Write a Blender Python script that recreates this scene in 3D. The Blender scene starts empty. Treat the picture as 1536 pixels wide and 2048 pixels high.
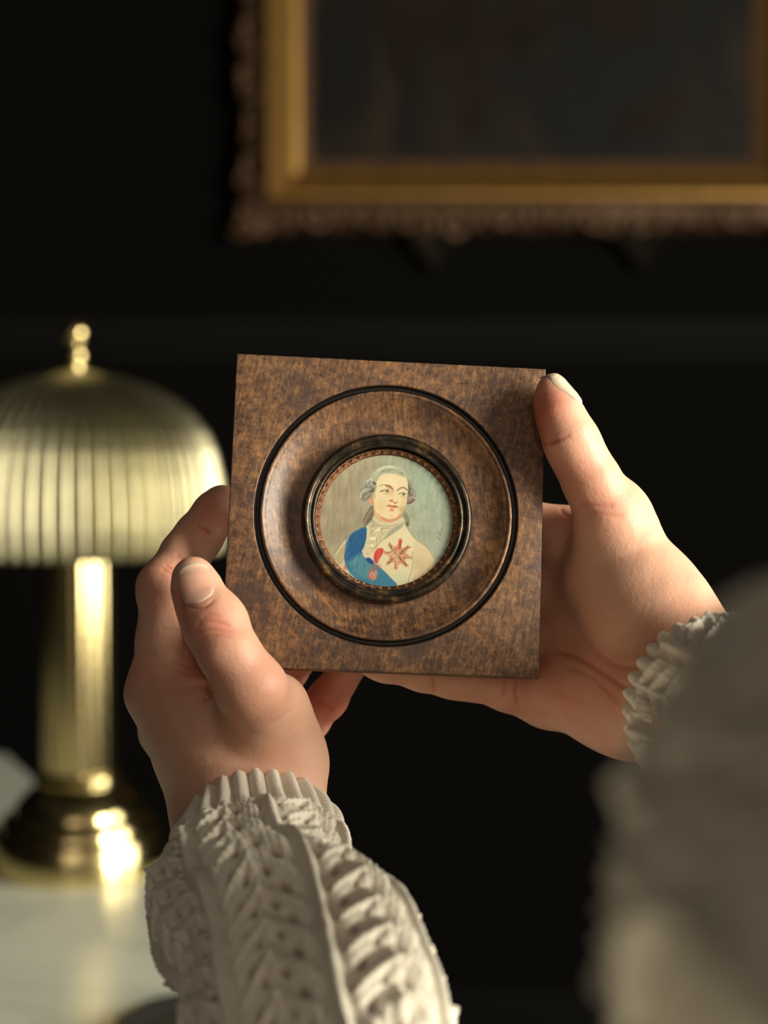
import bpy, bmesh, math, random
import numpy as np
from mathutils import Matrix, Vector, Euler

random.seed(7)
rng = np.random.default_rng(7)
S = bpy.context.scene
COL = S.collection
PI = math.pi

# ------------------------------------------------------------------ camera
F_PX = 3200.0                      # focal length in pixels of the 1536 px wide frame
CAM_LOC = Vector((0.0, 0.0, 1.138))
CAM_ROT = Euler((math.radians(90 - 2.22), 0, 0))
MC = Matrix.Translation(CAM_LOC) @ CAM_ROT.to_matrix().to_4x4()
cd = bpy.data.cameras.new('camera')
cam = bpy.data.objects.new('camera', cd)
COL.objects.link(cam)
cam.matrix_world = MC
cd.sensor_fit = 'HORIZONTAL'
cd.sensor_width = 24.0
cd.lens = 50.0
cd.clip_start = 0.01
cd.dof.use_dof = True
cd.dof.focus_distance = 0.507
cd.dof.aperture_fstop = 6.0
S.camera = cam

# ------------------------------------------------------------------ world, lights, exposure
S.view_settings.view_transform = 'Standard'
S.view_settings.look = 'None'
S.view_settings.exposure = 0.0
S.view_settings.gamma = 1.0
S.view_settings.use_curve_mapping = False
W = bpy.data.worlds.new('world')
S.world = W
W.use_nodes = True
W.node_tree.nodes['Background'].inputs[0].default_value = (0.75, 0.85, 0.9, 1)
W.node_tree.nodes['Background'].inputs[1].default_value = 0.6


def area(name, loc, target, sx, sy, power, col):
    ld = bpy.data.lights.new(name, 'AREA')
    ld.shape = 'RECTANGLE'
    ld.size = sx
    ld.size_y = sy
    ld.energy = power
    ld.color = col
    o = bpy.data.objects.new(name, ld)
    COL.objects.link(o)
    o.location = loc
    d = Vector(target) - Vector(loc)
    o.rotation_euler = d.to_track_quat('-Z', 'Y').to_euler()
    return o


XR, YF = 2.3, -1.3
# two windows in the right wall (x = XR), an invented fill opening behind the viewer (y = YF)
#        wall      along0 along1   z0    z1    power  colour
WINDOWS_AND_FILL = [('right', -1.05, -0.10, 0.70, 2.40, 182, (1.0, 0.92, 0.76)),
           ('right', 0.30, 1.20, 0.70, 2.20, 42, (1.0, 0.94, 0.80)),
           ('front', -0.75, 0.45, 1.10, 2.10, 3.4, (1.0, 0.76, 0.58))]  # unseen fill light, added to lift the sides facing the viewer
for wall_, a0, a1, z0, z1, pw, wc in WINDOWS_AND_FILL:
    if wall_ == 'right':
        lo_ = area('window_daylight', (XR - 0.03, (a0 + a1) / 2, (z0 + z1) / 2), (0, (a0 + a1) / 2, (z0 + z1) / 2), a1 - a0, z1 - z0, pw, wc)
    else:
        lo_ = area('window_daylight', ((a0 + a1) / 2, YF + 0.03, (z0 + z1) / 2), ((a0 + a1) / 2, 2, (z0 + z1) / 2), a1 - a0, z1 - z0, pw, wc)

# ------------------------------------------------------------------ helpers
def lin(r, g, b):
    f = lambda c: (c / 255 / 12.92) if c / 255 <= 0.04045 else ((c / 255 + 0.055) / 1.055) ** 2.4
    return (f(r), f(g), f(b))


def material(name):
    m = bpy.data.materials.new(name)
    m.use_nodes = True
    return m, m.node_tree, m.node_tree.nodes['Principled BSDF']


def node(nt, t, **kw):
    n = nt.nodes.new(t)
    for k, v in kw.items():
        if k == 'op':
            n.operation = v
        else:
            n.inputs[k].default_value = v
    return n


def ramp(nt, stops):
    n = nt.nodes.new('ShaderNodeValToRGB')
    cr = n.color_ramp
    while len(cr.elements) < len(stops):
        cr.elements.new(0.5)
    for e, (p, c) in zip(cr.elements, stops):
        e.position = p
        e.color = (*c, 1) if len(c) == 3 else c
    return n


def simple(name, col, rough=0.5, metal=0.0, bump=0.0, scale=200.0, spec=0.5, var=0.0):
    m, nt, b = material(name)
    b.inputs['Base Color'].default_value = (*col, 1)
    b.inputs['Roughness'].default_value = rough
    b.inputs['Metallic'].default_value = metal
    b.inputs['Specular IOR Level'].default_value = spec
    tc = nt.nodes.new('ShaderNodeTexCoord')
    if bump or var:
        nz = node(nt, 'ShaderNodeTexNoise', Scale=scale, Detail=4.0)
        nt.links.new(tc.outputs['Object'], nz.inputs['Vector'])
    if var:
        r = ramp(nt, [(0.3, tuple(c * (1 - var) for c in col)), (0.7, tuple(min(1, c * (1 + var)) for c in col))])
        nt.links.new(nz.outputs[0], r.inputs[0])
        nt.links.new(r.outputs[0], b.inputs['Base Color'])
    if bump:
        bp = node(nt, 'ShaderNodeBump', Strength=bump, Distance=0.001)
        nt.links.new(nz.outputs[0], bp.inputs['Height'])
        nt.links.new(bp.outputs[0], b.inputs['Normal'])
    return m


def mesh_obj(name, verts, faces, mat, parent=None, smooth=True, attrs=None):
    me = bpy.data.meshes.new(name)
    if isinstance(verts, np.ndarray) and isinstance(faces, np.ndarray):
        n, k = faces.shape
        me.vertices.add(len(verts))
        me.vertices.foreach_set('co', verts.astype(np.float32).ravel())
        me.loops.add(n * k)
        me.loops.foreach_set('vertex_index', faces.astype(np.int32).ravel())
        me.polygons.add(n)
        me.polygons.foreach_set('loop_start', np.arange(0, n * k, k, dtype=np.int32))
        me.update(calc_edges=True)
        me.validate()
    else:
        me.from_pydata([tuple(map(float, v)) for v in verts], [], [tuple(map(int, f)) for f in faces])
    if smooth:
        me.polygons.foreach_set('use_smooth', np.ones(len(me.polygons), dtype=bool))
    for k, v in (attrs or {}).items():
        if v.ndim == 1:
            a = me.attributes.new(k, 'FLOAT', 'POINT')
            a.data.foreach_set('value', v.astype(np.float32))
        else:
            a = me.attributes.new(k, 'FLOAT_COLOR', 'POINT')
            a.data.foreach_set('color', np.c_[v, np.ones(len(v))].astype(np.float32).ravel())
    me.materials.append(mat)
    o = bpy.data.objects.new(name, me)
    COL.objects.link(o)
    if parent:
        o.parent = parent
    return o


def empty(name, label, cat, M=Matrix.Identity(4), group=None):
    o = bpy.data.objects.new(name, None)
    o.empty_display_size = 0.02
    COL.objects.link(o)
    o.matrix_world = M
    o['label'] = label
    o['category'] = cat
    if group:
        o['group'] = group
    return o


def lathe(profile, n=128, flute=None, close=False):
    """profile: (r, z) list; flute(i_profile, angle, r) -> r"""
    P = np.array(profile, float)
    a = np.arange(n) / n * 2 * PI
    vs = []
    for i, (r, z) in enumerate(P):
        rr = flute(i, a, r) if flute else np.full(n, r)
        vs.append(np.stack([rr * np.cos(a), rr * np.sin(a), np.full(n, z)], 1))
    V = np.concatenate(vs)
    m = len(P)
    i, j = np.meshgrid(np.arange(m - 1), np.arange(n), indexing='ij')
    j2 = (j + 1) % n
    Fq = np.stack([i * n + j, i * n + j2, (i + 1) * n + j2, (i + 1) * n + j], -1).reshape(-1, 4)
    return V, Fq


def box_mesh(boxes, bevel=0.0):
    bm = bmesh.new()
    for (x0, y0, z0, x1, y1, z1) in boxes:
        r = bmesh.ops.create_cube(bm, size=1.0)
        for v in r['verts']:
            v.co = Vector(((x0 + x1) / 2 + v.co.x * (x1 - x0), (y0 + y1) / 2 + v.co.y * (y1 - y0), (z0 + z1) / 2 + v.co.z * (z1 - z0)))
    if bevel:
        bmesh.ops.bevel(bm, geom=list(bm.edges), offset=bevel, segments=3, profile=0.5, affect='EDGES')
    return bm


def bm_obj(name, bm, mat, parent=None, smooth=False, kind=None):
    me = bpy.data.meshes.new(name)
    bm.to_mesh(me)
    bm.free()
    if smooth:
        me.polygons.foreach_set('use_smooth', np.ones(len(me.polygons), dtype=bool))
    me.materials.append(mat)
    o = bpy.data.objects.new(name, me)
    COL.objects.link(o)
    if parent:
        o.parent = parent
    if kind:
        o['kind'] = kind
    return o


def P3(px, py, d):
    """pixel of the photograph and depth (mm) -> camera-frame millimetres"""
    return np.array([(px - 768) / F_PX * d, (1024 - py) / F_PX * d, -d])


def HP(px, py, w):
    return P3(px, py, 516.0 + w)


def at_y(px, py, Y):
    """the point where a pixel's ray meets the vertical plane y = Y"""
    d = MC.to_3x3() @ Vector(((px - 768) / F_PX, (1024 - py) / F_PX, -1))
    t = (Y - CAM_LOC.y) / d.y
    return CAM_LOC + d * t


MCN = np.array(MC)


def to_world(Pmm):
    P = np.asarray(Pmm) / 1000.0
    return P @ MCN[:3, :3].T + MCN[:3, 3]


# ------------------------------------------------------------------ room
wall_m = simple('dark_wall_paint', (0.0038, 0.0036, 0.0032), 0.9, bump=0.15, scale=60, spec=0.04)
rear_m = simple('rear_wall_paint', (0.05, 0.04, 0.032), 0.8)
floor_m = simple('dark_floor', (0.018, 0.014, 0.011), 0.5, var=0.3, scale=6)
ceil_m = simple('ceiling_paint', (0.03, 0.028, 0.025), 0.9)
trim_m = simple('dark_trim_paint', (0.0055, 0.0055, 0.0053), 0.7, spec=0.06)
YB, XL, ZC = 2.95, -2.6, 2.9


def struct(name, boxes, m, bevel=0.0):
    o = bm_obj(name, box_mesh(boxes, bevel), m)
    o['kind'] = 'structure'
    return o


struct('wall_back', [(XL, YB, 0, XR, YB + 0.1, ZC)], wall_m)
struct('wall_left', [(XL - 0.1, YF, 0, XL, YB, ZC)], wall_m)



def wall_boxes(wins, lo, hi, mk):
    """boxes of a wall running lo..hi with the rectangular openings wins = (a0, a1, z0, z1)"""
    bx, a = [], lo
    for (a0, a1, z0, z1) in sorted(wins):
        bx += [mk(a, a0, 0, ZC), mk(a0, a1, 0, z0), mk(a0, a1, z1, ZC)]
        a = a1
    return bx + [mk(a, hi, 0, ZC)]


mkr = lambda a, b_, z0, z1: (XR, a, z0, XR + 0.12, b_, z1)
mkf = lambda a, b_, z0, z1: (a, YF - 0.12, z0, b_, YF, z1)
struct('wall_right', wall_boxes([w_[1:5] for w_ in WINDOWS_AND_FILL if w_[0] == 'right'], YF, YB, mkr), wall_m)
struct('wall_front', wall_boxes([w_[1:5] for w_ in WINDOWS_AND_FILL if w_[0] == 'front'], XL, XR, mkf), rear_m)
struct('floor', [(XL - 0.1, YF - 0.1, -0.1, XR + 0.12, YB + 0.1, 0)], floor_m)
struct('ceiling', [(XL - 0.1, YF - 0.1, ZC, XR + 0.12, YB + 0.1, ZC + 0.1)], ceil_m)
struct('baseboard_back', [(XL, YB - 0.02, 0, XR, YB, 0.14)], trim_m, 0.004)
zr = at_y(300, 655, YB - 0.03).z
struct('trim_1', [(XL, YB - 0.030, zr - 0.035, XR, YB, zr + 0.02), (XL, YB - 0.018, zr - 0.06, XR, YB, zr - 0.035)], trim_m, 0.004)
gl, nt, b = material('window_glass')
b.inputs['Transmission Weight'].default_value = 1
b.inputs['Roughness'].default_value = 0.0
b.inputs['IOR'].default_value = 1.45
for wi, (wall_, a0, a1, z0, z1, pw, wc) in enumerate(WINDOWS_AND_FILL):  # the front entry only frames the added fill light
    if wall_ == 'right':
        mk = lambda p, q_, r_, s_, t0=.01, t1=.08: (XR + t0, p, r_, XR + t1, q_, s_)
    else:
        mk = lambda p, q_, r_, s_, t0=.01, t1=.08: (p, YF - t1, r_, q_, YF - t0, s_)
    wf = struct('window_%d' % (wi + 1), [mk(a0, a0 + .05, z0, z1), mk(a1 - .05, a1, z0, z1), mk(a0, a1, z0, z0 + .05), mk(a0, a1, z1 - .05, z1),
                                         mk(a0, a1, (z0 + z1) / 2 - .02, (z0 + z1) / 2 + .02, .03, .06)], trim_m)
    bm_obj('pane', box_mesh([mk(a0 + .04, a1 - .04, z0 + .04, (z0 + z1) / 2, .042, .047), mk(a0 + .04, a1 - .04, (z0 + z1) / 2, z1 - .04, .042, .047)]), gl, wf)

# ------------------------------------------------------------------ painting on the wall
cv, nt, b = material('old_canvas')
tc = nt.nodes.new('ShaderNodeTexCoord')
n1 = node(nt, 'ShaderNodeTexNoise', Scale=3.2, Detail=5.0, Roughness=0.55, Distortion=0.8)
mp = node(nt, 'ShaderNodeMapping')
mp.inputs['Scale'].default_value = (1.5, 1, 0.8)
mp.inputs['Location'].default_value = (3.1, 0, 1.7)
nt.links.new(tc.outputs['Object'], mp.inputs[0])
nt.links.new(mp.outputs[0], n1.inputs['Vector'])
rp = ramp(nt, [(0.35, lin(15, 15, 13)), (0.50, lin(20, 19, 15)), (0.60, lin(34, 27, 19)), (0.72, lin(46, 34, 23))])
nt.links.new(n1.outputs[0], rp.inputs[0])
nt.links.new(rp.outputs[0], b.inputs['Base Color'])
b.inputs['Roughness'].default_value = 0.6
b.inputs['Specular IOR Level'].default_value = 0.15
gold_m = simple('gilded_wood', lin(160, 122, 64), 0.42, 0.75, bump=0.3, scale=40, var=0.12)
goldd_m = simple('tarnished_gilding', lin(84, 60, 38), 0.55, 0.45, bump=0.6, scale=60, var=0.45)

YP = YB - 0.045
A = at_y(624, 316, YP)
Bp = at_y(1502, 316, YP)
cw = Bp.x - A.x
chh = cw * 1.22
cx, cz0 = (A.x + Bp.x) / 2, A.z
cz = cz0 + chh / 2
pt = empty('framed_painting', 'large dim oil painting in a carved gilt frame hanging on the dark wall', 'painting', Matrix.Translation((cx, YB, cz)))
bm_obj('canvas', box_mesh([(-cw / 2 - 0.01, -0.03, -chh / 2 - 0.01, cw / 2 + 0.01, -0.012, chh / 2 + 0.01)]), cv, pt)
# pictorial patches, flat paint on the canvas
flesh_m = simple('painted_flesh_brown', lin(32, 25, 18), 0.7, spec=0.1, var=0.3, scale=9)


def blob_patch(u0, v0, su, sv, seed, rot=0.0):
    r = random.Random(seed)
    pts = []
    for k in range(40):
        a = k / 40 * 2 * PI
        q = 1 + 0.25 * math.sin(3 * a + r.random() * 6) + 0.15 * math.sin(5 * a + seed)
        x, z = su * q * math.cos(a), sv * q * math.sin(a)
        pts.append((u0 + x * math.cos(rot) - z * math.sin(rot), -0.0306 - seed * 0.0001, v0 + x * math.sin(rot) + z * math.cos(rot)))
    return pts


for k, (px, py, su, sv, rot) in enumerate([(800, 60, .035, .09, .2), (945, 170, .03, .10, .1), (930, 90, .05, .06, -.5), (1010, 60, .12, .05, .4), (1310, 230, .07, .025, .5), (880, 20, .1, .05, 0), (1240, 20, .06, .05, 0)]):
    q = at_y(px, py, YP)
    pts = blob_patch(q.x - cx, q.z - cz, su, sv, k, rot)
    mesh_obj('painted_figure', pts, [tuple(range(len(pts)))], flesh_m, pt, smooth=False)


def mitre_frame(profile, hw, hh):
    """profile: (offset outward, height off the wall) points"""
    V, Fc = [], []
    n = len(profile)
    for (sx, sz) in ((-1, -1), (1, -1), (1, 1), (-1, 1)):
        for (o, h) in profile:
            V.append((sx * (hw + o), -h, sz * (hh + o)))
    for c in range(4):
        d = (c + 1) % 4
        for i in range(n - 1):
            Fc.append((c * n + i, c * n + i + 1, d * n + i + 1, d * n + i))
    return V, Fc


def auto(o, ang=35):
    me = o.data
    bm = bmesh.new()
    bm.from_mesh(me)
    bmesh.ops.recalc_face_normals(bm, faces=bm.faces)
    for e in bm.edges:
        if len(e.link_faces) == 2 and e.calc_face_angle(0) > math.radians(ang):
            e.smooth = False
    bm.to_mesh(me)
    bm.free()
    return o


for nm, prof, mm in (
    ('inner_slip', [(0, .03), (.004, .036), (.010, .036), (.016, .040), (.021, .036)], goldd_m),
    ('gilt_cove', [(.021, .02), (.021, .038), (.030, .043), (.042, .052), (.054, .066), (.062, .080), (.068, .086), (.076, .086), (.080, .080), (.080, .02)], gold_m),
    ('outer_rail', [(.080, .0), (.080, .060), (.090, .052), (.105, .050), (.125, .040), (.132, .028), (.132, .0)], goldd_m)):
    V, Fc = mitre_frame(prof, cw / 2, chh / 2)
    o = mesh_obj(nm, V, Fc, mm, pt)
    auto(o)

# carved scrolls along the outer rail, each a piece of its own
def scroll_mesh(seed, s=0.034):
    bm = bmesh.new()
    prev = None
    r = random.Random(seed)
    N, K = 13, 6
    rings = []
    for i in range(N):
        t = i / (N - 1)
        a = t * PI * 2.4
        rad = s * (0.62 - 0.5 * t)
        c = Vector((rad * math.cos(a) + s * 0.15, 0, rad * math.sin(a)))
        th = s * (0.10 + 0.22 * math.sin(PI * min(1, t * 1.1)) * (1 - 0.3 * t))
        n1 = Vector((math.cos(a), 0, math.sin(a)))
        ring = [bm.verts.new(c + n1 * th * math.cos(b) + Vector((0, -1, 0)) * th * 0.9 * math.sin(b)) for b in [k / K * 2 * PI for k in range(K)]]
        rings.append(ring)
    for A_, B_ in zip(rings[:-1], rings[1:]):
        for k in range(K):
            bm.faces.new((A_[k], A_[(k + 1) % K], B_[(k + 1) % K], B_[k]))
    bm.faces.new(rings[0])
    bm.faces.new(rings[-1][::-1])
    me = bpy.data.meshes.new('carved_scroll')
    bmesh.ops.recalc_face_normals(bm, faces=bm.faces)
    bm.to_mesh(me)
    bm.free()
    me.materials.append(goldd_m)
    me.polygons.foreach_set('use_smooth', np.ones(len(me.polygons), dtype=bool))
    return me


sm = [scroll_mesh(i, .030 + .004 * i) for i in range(3)]


def add_scroll(x, z, ang, k, flip=1):
    o = bpy.data.objects.new('carved_scroll', sm[k % 3])
    COL.objects.link(o)
    o.parent = pt
    o.location = (x, -0.052, z)
    o.rotation_euler = (0, ang, 0)
    o.scale = (flip * random.uniform(.85, 1.2), random.uniform(.8, 1.1), random.uniform(.85, 1.2))


ow, oh = cw / 2 + .108, chh / 2 + .108
nx, nz = 24, 29
for k in range(nx):
    x = -ow + 2 * ow * (k + .5) / nx
    bul = .010 * math.cos(3 * 2 * PI * (k + .5) / nx)
    for s_ in (-1, 1):
        add_scroll(x, s_ * (oh + bul), random.uniform(-.5, .5) + (0 if s_ > 0 else PI), k, 1 if k % 2 else -1)
for k in range(nz):
    z = -oh + 2 * oh * (k + .5) / nz
    for s_ in (-1, 1):
        add_scroll(s_ * (ow + .005 * math.cos(k)), z, s_ * PI / 2 + random.uniform(-.5, .5), k, 1 if k % 2 else -1)
for sx in (-1, 1):
    for sz in (-1, 1):
        add_scroll(sx * (ow + .012), sz * (oh + .012), random.uniform(0, 6), 2)
        add_scroll(sx * (ow - .015), sz * (oh + .018), random.uniform(0, 6), 1)


old_m = simple('blackened_gilding', lin(34, 30, 24), 0.8, 0.0, bump=.5, scale=60, spec=.1)


def shell_pendant(px, py):
    q = at_y(px, py, YB - .02)
    bm = bmesh.new()
    c = bm.verts.new((0, -0.012, -0.05))
    L = 9
    outer = []
    for k in range(2 * L + 1):
        a = PI * (k / (2 * L))
        r = .055 * (1 if k % 2 else .86)
        outer.append(bm.verts.new((r * math.cos(a), -(.024 if k % 2 else .014), .03 + r * .6 * math.sin(a) - .02)))
    for a_, b_ in zip(outer[:-1], outer[1:]):
        bm.faces.new((c, a_, b_))
    back = [bm.verts.new((v.co.x, 0.0, v.co.z)) for v in outer]
    cb = bm.verts.new((0, 0, -.05))
    for i in range(len(outer) - 1):
        bm.faces.new((outer[i], back[i], back[i + 1], outer[i + 1]))
    bm.faces.new((c, cb, back[0], outer[0]))
    bm.faces.new((c, outer[-1], back[-1], cb))
    bmesh.ops.recalc_face_normals(bm, faces=bm.faces)
    o = bm_obj('shell_pendant', bm, old_m, pt)
    o.location = (q.x - cx, -.02, q.z - cz)


shell_pendant(872, 490)
shell_pendant(1285, 486)

# ------------------------------------------------------------------ marble table
TZ = 0.75
mb, nt, b = material('pale_marble')
tc = nt.nodes.new('ShaderNodeTexCoord')
n1 = node(nt, 'ShaderNodeTexNoise', Scale=3.0, Detail=6.0, Roughness=0.6, Distortion=1.6)
nt.links.new(tc.outputs['Object'], n1.inputs['Vector'])
rp = ramp(nt, [(0.35, lin(234, 236, 216)), (0.49, lin(224, 228, 210)), (0.505, lin(204, 210, 196)), (0.53, lin(226, 229, 210)), (0.7, lin(242, 242, 224))])
nt.links.new(n1.outputs[0], rp.inputs[0])
nt.links.new(rp.outputs[0], b.inputs['Base Color'])
b.inputs['Roughness'].default_value = 0.28
table = empty('marble_table', 'pale marble topped table carrying the brass lamp', 'table', Matrix.Translation((-0.85, 1.45, 0)))
# table top outline (metres, relative): rear edge, chamfered right corner behind the lamp
out = [(-.75, -.85), (.79, -.85), (.79, -.30), (.77, -.08), (.70, .02), (.60, .10), (.50, .26), (.42, .46), (.37, .58), (.2, .60), (-.75, .60)]
bm = bmesh.new()
lo = [bm.verts.new((x, y, TZ - .03)) for x, y in out]
hi = [bm.verts.new((x, y, TZ)) for x, y in out]
bm.faces.new(hi)
bm.faces.new(lo[::-1])
for i in range(len(out)):
    j = (i + 1) % len(out)
    bm.faces.new((lo[i], lo[j], hi[j], hi[i]))
bmesh.ops.bevel(bm, geom=[e for e in bm.edges], offset=.004, segments=3, profile=.5, affect='EDGES')
bm_obj('tabletop', bm, mb, table)
wood_d = simple('dark_wood', (0.02, 0.013, 0.009), 0.4, var=0.3, scale=30)
bm_obj('apron', box_mesh([(-.68, -.78, TZ - .11, .70, -.2, TZ - .03), (-.68, -.2, TZ - .11, .30, .50, TZ - .03)]), wood_d, table)
for x, y in ((-.64, -.74), (.66, -.74), (.26, .44), (-.64, .44)):
    V, Fq = lathe([(0.0, 0), (.016, 0), (.02, .02), (.018, .3), (.028, .5), (.024, .55), (.03, .58), (.03, TZ - .1), (0, TZ - .1)], 20)
    o = mesh_obj('leg', V, Fq, wood_d, table)
    o.location = (x, y, 0)

# ------------------------------------------------------------------ brass lamp
lb, nt, b = material('brushed_brass')
tc = nt.nodes.new('ShaderNodeTexCoord')
n1 = node(nt, 'ShaderNodeTexNoise', Scale=35.0, Detail=3.0)
nt.links.new(tc.outputs['Object'], n1.inputs['Vector'])
rp = ramp(nt, [(0.3, (0.37, 0.345, 0.215)), (0.7, (0.45, 0.42, 0.275))])
nt.links.new(n1.outputs[0], rp.inputs[0])
nt.links.new(rp.outputs[0], b.inputs['Base Color'])
b.inputs['Metallic'].default_value = 1.0
b.inputs['Roughness'].default_value = 0.36
pb = simple('polished_brass', (0.70, 0.58, 0.28), 0.16, 1.0)
LD = 1.48
q = at_y(160, 1700, LD)
LX = q.x
lamp = empty('table_lamp', 'brass table lamp with pleated dome shade and fluted column on the marble table', 'lamp', Matrix.Translation((LX, LD, TZ)))
zc = CAM_LOC.z - TZ     # camera height above table
V, Fq = lathe([(0, 0), (.079, 0), (.081, .002), (.081, .032), (.079, .035), (.073, .036), (.072, .038), (.071, .047), (.068, .050), (.061, .052),
               (.060, .056), (.058, .061), (.052, .068), (.045, .074), (.041, .077), (.040, .080), (.042, .083), (.040, .088), (.036, .090), (0, .090)], 160)
o = mesh_obj('base', V, Fq, pb, lamp)
auto(o, 40)
zrim = zc - .094
V, Fq = lathe([(.0335, .088), (.0335, .20), (.0335, zrim + .03)], 240, flute=lambda i, a, r: r - .0011 * np.abs(np.sin(a * 12)) ** 0.8)
auto(mesh_obj('fluted_column', V, Fq, pb, lamp), 60)
NP = 56
prof = []
ztop = zc + .074
for (r, z) in [(.006, 0), (.012, -.0010), (.026, -.004), (.046, -.009), (.068, -.017), (.088, -.028), (.104, -.041), (.1165, -.057), (.1245, -.075), (.130, -.098), (.1335, -.122), (.134, -.143), (.133, -.158), (.1315, -.168)]:
    prof.append((r, ztop + z))


def pleat(i, a, r):
    amp = min(.0058, .085 * r)
    return r + amp * (np.abs(np.cos(a * NP / 2)) ** 0.7 * 2 - 1.3)


prof_in = [(r - .0015, z) for r, z in prof[::-1]]
# dense profile by interpolation
pr = np.array(prof)
tt = np.linspace(0, len(pr) - 1, 60)
prd = np.c_[np.interp(tt, range(len(pr)), pr[:, 0]), np.interp(tt, range(len(pr)), pr[:, 1])]
prd = np.r_[prd, prd[::-1] - [[.002, 0.0015]]]
V, Fq = lathe(prd, NP * 12, flute=pleat)
mesh_obj('pleated_shade', V, Fq, lb, lamp)
V, Fq = lathe([(0, ztop - .004), (.007, ztop - .003), (.0075, ztop + .001), (.006, ztop + .004), (.009, ztop + .008), (.0105, ztop + .013), (.009, ztop + .018), (.005, ztop + .0205),
               (.007, ztop + .024), (.0105, ztop + .029), (.0115, ztop + .034), (.0095, ztop + .040), (.005, ztop + .043), (0, ztop + .044)], 48)
mesh_obj('finial', V, Fq, pb, lamp)

# dark dish at the near edge of the table top
q = at_y(402, 2078, 1.03)
t_ = (TZ - CAM_LOC.z) / (q.z - CAM_LOC.z)
qd = CAM_LOC + (q - CAM_LOC) * t_
dish_m = simple('dark_glazed_ceramic', (0.03, 0.028, 0.024), 0.25)
V, Fq = lathe([(0, .004), (.035, .0045), (.046, .009), (.052, .0125), (.0555, .013), (.056, .011), (.050, .006), (.034, .0), (0, 0)], 96)
dish = mesh_obj('dish', V, Fq, dish_m)
dish.location = (qd.x, qd.y, TZ)
dish['label'] = 'dark shallow round dish on the marble beside the knitted cuff'
dish['category'] = 'dish'

# ------------------------------------------------------------------ wooden block with the miniature
RF = np.array([[0.99751702, 0.03651953, 0.06021731], [-0.0449021, 0.98851162, 0.14432107], [-0.05425498, -0.1466666, 0.98769697]])
TF = np.array([0.8094321, -0.77031797, -508.992124])
MF = Matrix.Identity(4)
for i in range(3):
    for j in range(3):
        MF[i][j] = RF[i, j]
    MF[i][3] = TF[i] / 1000
mini = empty('framed_miniature', 'small round portrait miniature set in a square brown wooden frame held in both hands', 'picture', MC @ MF)
mm_ = 0.001


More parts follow.
